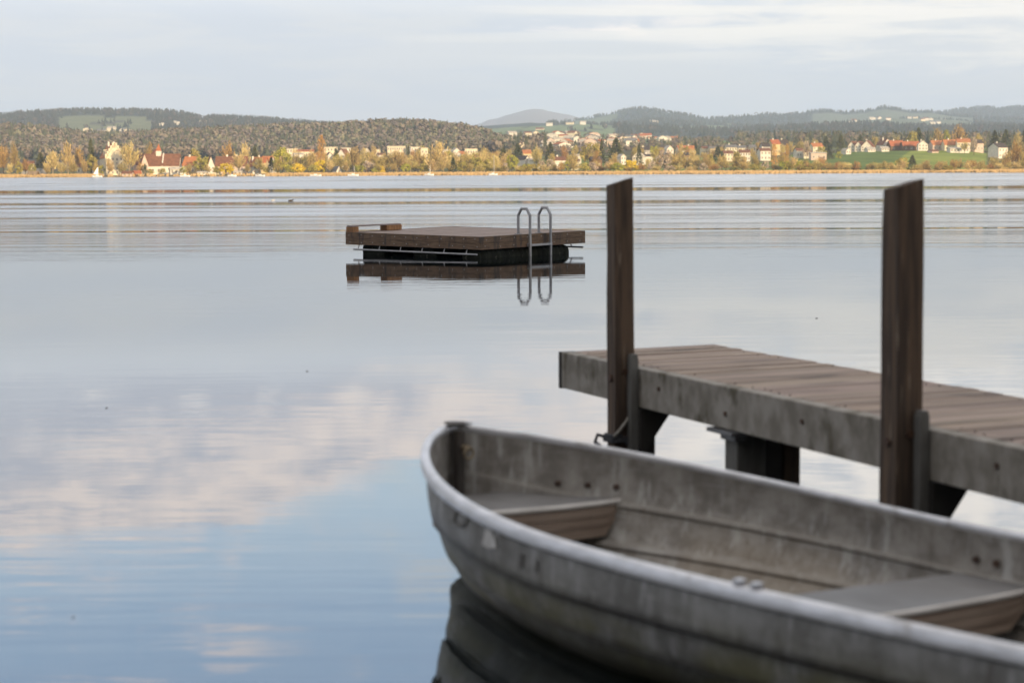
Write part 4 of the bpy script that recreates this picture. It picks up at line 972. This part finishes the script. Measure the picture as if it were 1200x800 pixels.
# ------------------------------------------------------------------ rowing boat
BX, BY, BTH, BROLL, ZBW, ZMD, BEAM, LFW, PW, LS, QQ = -.264, 8.18, .667, .042, .596, .400, .802, 1.711, 2.059, 2.39, .742
LB = 4.45
boat = empty("rowing_boat", (BX, BY, 0)); boat.rotation_euler = (-BROLL, 0, BTH - pi/2)
tag(boat, "weathered grey aluminium rowing boat moored in front of the jetty", 'rowing boat')
def bw_(s):
    k = 1 - max(0, min(1, 1 - s/LFW))**PW
    tp = 1 - .16*max(0, (s-2.6)/(LB-2.6))**2
    return BEAM * max(k, 0)**QQ * tp
def bzg(s): return ZMD + (ZBW-ZMD)*max(0, min(1, 1-s/LS))**2
def bzk(s): return -.085 + (.15*max(0, 1-s/.5)**2.2 if s < .5 else 0) + (.05*max(0, (s-3)/1.4)**2)
STK = [0, .33, .58, .77, .90, 1.0]
def bsurf(s, u, side, off=0.0, step=True):
    """s along the boat from the stem, u = 0 rim .. 1 keel; side -1 is the near side"""
    zg, zk = bzg(s), bzk(s); f = max(0, min(1, 1-s/1.7)); a = 2.3 - .8*f; ib = .30 + .40*f
    y = bw_(s)*max(0, 1-u**a)**ib
    o = off
    if step:
        for k in range(5):
            if STK[k] <= u <= STK[k+1]: o += (.030*((u-STK[k])/(STK[k+1]-STK[k])) - (.012 if k and (u-STK[k]) < .035 else 0))*min(1, (bw_(s)/.55)**1.5); break
    nz = .9*u**2
    return Vector((s, side*(y + o*(1-.55*u**2)*(1 if u < .995 else 0)), zg + (zk-zg)*u - o*nz))
US = []
for k in range(5):
    a, b = STK[k], STK[k+1]
    for i in range(12): US.append(a + (b-a)*(i/12 if i else 1e-4) )
    US.append(b - 1e-4)
US.append(1.0); US[0] = 0.0
SS = [0.0] + [.012*1.3**i for i in range(8)]
while SS[-1] < LB: SS.append(min(LB, SS[-1] + .05))
def hull_mat(name, inside):
    M = bpy.data.materials.new(name); M.use_nodes = True; t = NT(M.node_tree); bs = t.n['Principled BSDF']
    tc = t.new('ShaderNodeTexCoord').outputs['Object']; sx = t.new('ShaderNodeSeparateXYZ'); t.l.new(tc, sx.inputs[0])
    nb = t.noise(t.mapping(tc, (8, 8, 9)), 1.0, 8, .68); ns = t.noise(t.mapping(tc, (16, 16, 3.0)), 1.0, 7, .65); nf = t.noise(t.mapping(tc, (2.2, 2.2, 3.0), (3,1,2)), 1.0, 5, .6)
    if inside: a, b, c = (.36,.338,.31), (.205,.187,.168), (.50,.49,.47)
    else: a, b, c = (.238,.234,.228), (.138,.134,.127), (.40,.40,.40)
    col = t.mix(t.step(nb, .35, .65), a, b)
    col = t.mix(t.math('MULTIPLY', t.step(ns, .52, .66), .55 if not inside else .8), col, c)
    col = t.mix(t.math('MULTIPLY', t.step(ns, .46, .34), .55), col, (.075,.067,.055) if not inside else (.16,.135,.11))
    alg = t.math('MULTIPLY', t.step(sx.outputs[2], .34, .12), t.step(nf, .38, .58))
    wet = t.step(t.math('ADD', sx.outputs[2], t.math('MULTIPLY', nf, .1)), .20, .06)
    col = t.mix(t.math('MULTIPLY', alg, .75 if not inside else .45), col, (.155,.145,.062) if not inside else (.24,.19,.13))
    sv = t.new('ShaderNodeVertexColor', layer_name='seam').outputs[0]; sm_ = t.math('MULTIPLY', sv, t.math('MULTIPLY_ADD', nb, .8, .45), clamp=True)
    col = t.mix(t.math('MULTIPLY', sm_, .92), col, (.03,.027,.023) if not inside else (.46,.43,.39))  # seam grime and shadow line painted dark outside, painted highlight inside
    if not inside: col = t.mix(t.math('MULTIPLY', wet, .8), col, (.045,.04,.022))
    scf = t.step(t.noise(t.mapping(tc, (2.5, 2.5, 70), (5,2,1), (.0,.06,.0)), 1.0, 4, .6), .63, .67)
    col = t.mix(t.math('MULTIPLY', scf, .35), col, (.46,.45,.44))
    rust = t.step(t.noise(t.mapping(tc, (9, 9, 6), (1,8,3)), 1.0, 5, .65), .66, .74)
    col = t.mix(t.math('MULTIPLY', rust, .5), col, (.13,.085,.055))
    t.put(bs.inputs['Base Color'], col); bs.inputs['Metallic'].default_value = .3; bs.inputs['Specular IOR Level'].default_value = .4
    t.put(bs.inputs['Roughness'], t.math('MULTIPLY_ADD', nb, .3, .38))
    bn = t.new('ShaderNodeBump'); bn.inputs['Strength'].default_value = .25; bn.inputs['Distance'].default_value = .006; t.l.new(t.noise(t.mapping(tc, (7,7,7)), 1.0, 4), bn.inputs['Height']); t.l.new(bn.outputs[0], bs.inputs['Normal'])
    return M
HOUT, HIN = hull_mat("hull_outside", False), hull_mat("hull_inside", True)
def shell(off, flip):
    v, f = [], []; nu = len(US)
    for s in SS:
        for sd in (-1, 1):
            for u in (US if sd < 0 else US[::-1][1:]): v.append(tuple(bsurf(s, u, sd, off)))
    row = 2*nu-1
    for i in range(len(SS)-1):
        for j in range(row-1):
            a = i*row+j; q = (a, a+1, a+row+1, a+row); f.append(q[::-1] if flip else q)
    return v, f, row
v0, f0, row = shell(0, False); v1, f1, _ = shell(-.010, True)
me = bpy.data.meshes.new("hull"); n0 = len(v0); f = f0 + [tuple(i+n0 for i in q) for q in f1]
ls = len(SS)-1
for i in range(ls):                       # close the rim
    for j in (0, row-1):
        a = i*row+j; f.append((a, a+row, a+row+n0, a+n0))
tr = [ls*row+j for j in range(row)]; f.append(tuple(tr)); f.append(tuple(i+n0 for i in tr)[::-1])      # transom, outside and inside
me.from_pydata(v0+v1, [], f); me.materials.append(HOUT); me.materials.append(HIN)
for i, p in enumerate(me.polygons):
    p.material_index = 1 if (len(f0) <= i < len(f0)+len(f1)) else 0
    p.use_smooth = False
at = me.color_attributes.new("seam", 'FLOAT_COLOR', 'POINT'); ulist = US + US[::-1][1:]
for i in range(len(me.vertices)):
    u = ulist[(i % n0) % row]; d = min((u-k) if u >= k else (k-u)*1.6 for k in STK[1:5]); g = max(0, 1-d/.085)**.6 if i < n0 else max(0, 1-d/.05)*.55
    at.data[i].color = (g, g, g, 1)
hull = link("hull", me, boat)
bm = bmesh.new(); bm.from_mesh(me); bmesh.ops.recalc_face_normals(bm, faces=bm.faces[:])
for e in bm.edges:
    if len(e.link_faces) == 2: e.smooth = e.calc_face_angle(0) < radians(28)
for fc in bm.faces: fc.smooth = True
bm.to_mesh(me); bm.free()
# rim: a rounded aluminium extrusion swept along both sides and round the stem
RIM = mat("rim_aluminium", (.72,.72,.75), (.56,.56,.58), scale=9, stretch=(1,1,4), rough=.34, metal=.45, c3=(.36,.34,.33), c3scale=7, c3lim=(.58,.74))
path = [bsurf(s, 0, -1, 0, False) for s in SS[::-1]] + [bsurf(s, 0, 1, 0, False) for s in SS[1:]]
path = [path[0]] + [p for a, p in zip(path, path[1:]) if (p-a).length > .008]
prof = [(-.010,-.012),(.010,-.036),(.020,-.036),(.023,-.030),(.023,.004),(.017,.011),(-.006,.012),(-.011,.007)]
w = MB(); np_ = len(prof)
for i, p in enumerate(path):
    tg = (path[min(i+1, len(path)-1)] - path[max(i-1, 0)]); tg.z = 0; tg.normalize()
    nrm = Vector((tg.y, -tg.x, 0)); nrm = -nrm if nrm.y * (1 if p.y > 0 else -1) < 0 and abs(p.y) > .02 else nrm
    if abs(p.y) <= .02: nrm = Vector((-1, 0, 0))
    for a, b in prof: w.v.append(tuple(p + nrm*a + Vector((0,0,b))))
for i in range(len(path)-1):
    for j in range(np_):
        q = (j+1) % np_; w.f.append((i*np_+j, i*np_+q, (i+1)*np_+q, (i+1)*np_+j)); w.c.append(None)
w.f.append(tuple(range(np_))); w.f.append(tuple((len(path)-1)*np_+j for j in range(np_))[::-1]); w.c += [None, None]
rim = fixn(w.build("rim", RIM, boat, True))
# stem post, cap, ring
STM = mat("stem_rubber", (.050,.043,.038), (.075,.06,.05), scale=10, rough=.7)
w = MB(); w.tube([(.055,0,bzk(.05)+.05),(.05,0,.3),(.042,0,bzg(0)-.01)], [.02,.024,.026], 8); w.build("stem_post", STM, boat)
w = MB(); w.prism([(-.028,-.02,ZBW+.018),(.0,-.05,ZBW+.018),(.05,-.06,ZBW+.014),(.05,.06,ZBW+.014),(.0,.05,ZBW+.018),(-.028,.02,ZBW+.018)], (0,0,.005)); fixn(w.build("bow_cap", STM, boat))
w = MB(); w.tube([(.07,0,.52),(.11,0,.52)], .013, 8)
w.tube([(.11+.0*k, .024*cos(k*.6283), .50+.024*sin(k*.6283)) for k in range(11)], .006, 6); w.build("ring_bolt", mat("old_brass", (.30,.24,.16), (.2,.16,.11), scale=20, rough=.5, metal=.5), boat)
# seats
SEAT = mat("seat_top", (.205,.20,.20), (.16,.154,.152), scale=4, rough=.5, metal=.2, c3=(.20,.185,.175), c3scale=4, c3lim=(.6,.75))
SEATF = mat("seat_front", (.30,.23,.18), (.20,.145,.11), scale=2.0, stretch=(1,1,16), rough=.6, bump=.15)
SEATE = mat("seat_edge", (.58,.55,.52), (.46,.43,.40), scale=5, rough=.5)
def inner(s, z, side):
    zg, zk = bzg(s), bzk(s); u = max(0, min(1, (zg-z)/(zg-zk))); return bsurf(s, u, side, -.012).y
def seat(s0, s1, z, hgt, bow, nm, cutd=.04):
    n = 14; w = MB(); lo = []; hi = []
    ss = [s0+(s1-s0)*i/n for i in range(n+1)]
    top = [(s, inner(s, z, -1)+.004) for s in ss] + [(s, inner(s, z, 1)-.004) for s in ss[::-1]]
    bulge = [(s1 + .05*(1-(2*k/10-1)**2), inner(s1, z, -1)+.004 + (inner(s1, z, 1)-inner(s1, z, -1)-.008)*k/10) for k in range(11)]
    poly = [(s, inner(s, z, -1)+.004) for s in ss[:-1]] + bulge + [(s, inner(s, z, 1)-.004) for s in ss[:-1][::-1]]
    w.prism([(x, y, z-.012) for x, y in poly], (0,0,.012)); st = fixn(w.build(nm, SEAT, boat))
    # front board following the bulge, lower corners rounded
    w = MB(); k = len(bulge)
    yw = max(abs(b[1]) for b in bulge)
    def low(y): return z-.012-hgt*(1-max(0, (abs(y)/yw-.84)/.16)**1.8*.75)
    for (xa, ya), (xb, yb) in zip(bulge, bulge[1:]):
        for m_ in range(6):
            za0 = z-.014+(low(ya)-z+.014)*m_/6; za1 = z-.014+(low(ya)-z+.014)*(m_+1)/6; zb0 = z-.014+(low(yb)-z+.014)*m_/6; zb1 = z-.014+(low(yb)-z+.014)*(m_+1)/6
            dx = .004*(m_ % 2)
            w.quad((xa-.006+dx, ya, za0), (xb-.006+dx, yb, zb0), (xb-.006+dx, yb, zb1), (xa-.006+dx, ya, za1))
    fb = w.build("front_board", SEATF, st); md = fb.modifiers.new("thick", 'SOLIDIFY'); md.thickness = .02; md.offset = 0
    w = MB(); w.tube([(x+.004, y, z-.008) for x, y in bulge], .011, 8); w.build("edge_strip", SEATE, st)
    if not bow:
        w = MB(); back = [(s0, inner(s0, z, -1)+.004), (s0, inner(s0, z, 1)-.004)]
        w.box(s0-.012, s0+.004, back[0][1]+.05, back[1][1]-.05, z-.012-hgt, z-.014); w.build("back_board", SEATF, st)
    return st
seat(.14, .52, .334, .13, True, "bow_seat"); seat(2.03, 2.36, .238, .12, False, "middle_seat"); seat(3.75, 4.2, .238, .12, False, "stern_seat")
w = MB(); n = 40; pts = []
for i in range(n): 
    s = .75+(LB-.8)*i/(n-1); pts.append((s, inner(s, .0, -1)*.9, inner(s, .0, 1)*.9))
for a, b in zip(pts, pts[1:]): w.quad((a[0],a[1],.0),(b[0],b[1],.0),(b[0],b[2],.0),(a[0],a[2],.0))
w.build("floor_panel", mat("floor_panel", (.30,.285,.26), (.22,.20,.175), scale=3, rough=.6, metal=.2, c3=(.38,.33,.27), c3scale=3, c3lim=(.5,.65)), boat)
RUST = mat("rust_fitting", (.055,.035,.028), (.09,.055,.04), scale=25, rough=.8)
def fitting(s, z, side, nm="seat_bolt", r=.016, m_=RUST):
    y = inner(s, z, side); w = MB(); w.tube([(s, y+.006*side, z), (s, y-.012*side, z)], [r, r*.8], 9); w.build(nm, m_, boat)
for s in (.30, .40, .50): fitting(s, .38, 1, r=.0125)
for s in (2.08, 2.17): fitting(s, .29, 1, r=.015)
# rowlock socket on the near rim
w = MB()
p = bsurf(2.53, 0, -1, 0, False)
for dx in (-.035, .035): w.box(p.x+dx-.014, p.x+dx+.014, p.y-.020, p.y+.012, p.z+.012, p.z+.030, .003)
w.build("rowlock", mat("bright_alloy", (.62,.62,.65), (.4,.4,.42), scale=60, rough=.3, metal=.7), boat)
# worn marks on the near bow: a pale triangle and faded, no longer readable strokes
def patch(pts, nm, m_, off=.0035):
    """pts: (s,u) outline, laid on the outside of the near side"""
    w = MB(); vs = [bsurf(s, u, -1, off) for s, u in pts]; c = sum(vs, Vector())/len(vs); sc_ = sum(p[0] for p in pts)/len(pts); uc = sum(p[1] for p in pts)/len(pts); c = bsurf(sc_, uc, -1, off)
    for a, b in zip(vs, vs[1:]+vs[:1]): w.tri(c, a, b)
    o = w.build(nm, m_, boat); md = o.modifiers.new("thick", 'SOLIDIFY'); md.thickness = .002; return o
MARKW = mat("worn_white_paint", (.62,.61,.60), (.45,.44,.43), scale=18, rough=.6); MARKD = mat("faded_dark_paint", (.105,.10,.095), (.17,.165,.155), scale=25, rough=.7)
bpy.context.view_layer.update(); _MB = boat.matrix_world.copy()
def prj(P):
    q = P - CAM; d = q.dot(_F); return 600 + FPX*q.dot(_R)/d, 400 - FPX*q.dot(_U)/d
_tab = []
for i in range(130):
    for j in range(70):
        ss_, uu = .02+i*.012, .03+j*.008; P = _MB @ bsurf(ss_, uu, -1, 0); _tab.append((*prj(P), ss_, uu))
def su(px, py):
    q = min(_tab, key=lambda a: (a[0]-px)**2+(a[1]-py)**2); return q[2], q[3]
patch([su(*p) for p in ((571,612),(576,613),(583,641),(574,643),(566,638))], "pale_mark", MARKW)
for st in (((532,594),(547,594),(549,599),(534,600)), ((531,600),(535,600),(534,612),(531,611)), ((547,599),(551,601),(549,614),(546,612)), ((534,611),(547,613),(545,618),(536,616)), ((520,590),(525,590),(524,598),(521,598)),
           ((609,648),(613,649),(614,664),(610,663)), ((628,655),(633,657),(633,670),(629,669)), ((661,664),(664,665),(660,682),(657,680)), ((681,664),(687,666),(688,688),(683,686))):
    patch([su(*p) for p in st], "worn_letter_stroke", MARKD)
# ------------------------------------------------------------------ wood on the near bank behind the viewer (its shade lies over the foreground)
random.seed(31); w = MB()
for k in range(60):
    x = -70+k*2.4+random.uniform(-1,1); yb = random.uniform(-26, -16); h = random.uniform(12, 17); r = random.uniform(3.4, 4.8)
    w.tube([(x,yb,.6),(x+.1,yb,h*.5)], [.35,.2], 6)
    for j in range(150):
        d = rnd_dir(); q = Vector((x+d.x*r, yb+d.y*r*.8, 1.5+h*.5+d.z*h*.5)); a = rnd_dir()*1.1; b = a.cross(rnd_dir()).normalized()*1.1
        w.quad(q-a, q+b, q+a, q-b, (random.uniform(.8,1.2),)*3)
kind(w.build("bank_wood", leafmat("bank_leaves", (.07,.075,.03), (.05,.055,.025), 0)), 'stuff', "dense trees on the near bank", 'wood')

# ------------------------------------------------------------------ haze
HZ = bpy.data.materials.new("haze"); HZ.use_nodes = True; t = NT(HZ.node_tree)
for n in list(t.n):
    if n.type != 'OUTPUT_MATERIAL': t.n.remove(n)
pv = t.new('ShaderNodeVolumePrincipled'); pv.inputs['Color'].default_value = (.63, .77, .97, 1); pv.inputs['Density'].default_value = HAZE = 8.2e-5; pv.inputs['Anisotropy'].default_value = 0.0
t.l.new(pv.outputs[0], [n for n in t.n if n.type == 'OUTPUT_MATERIAL'][0].inputs['Volume'])
if HAZE:
    w = MB(); w.box(-16000, 16000, -400, 18800, -3.5, 700)
    kind(w.build("haze", HZ), 'stuff')
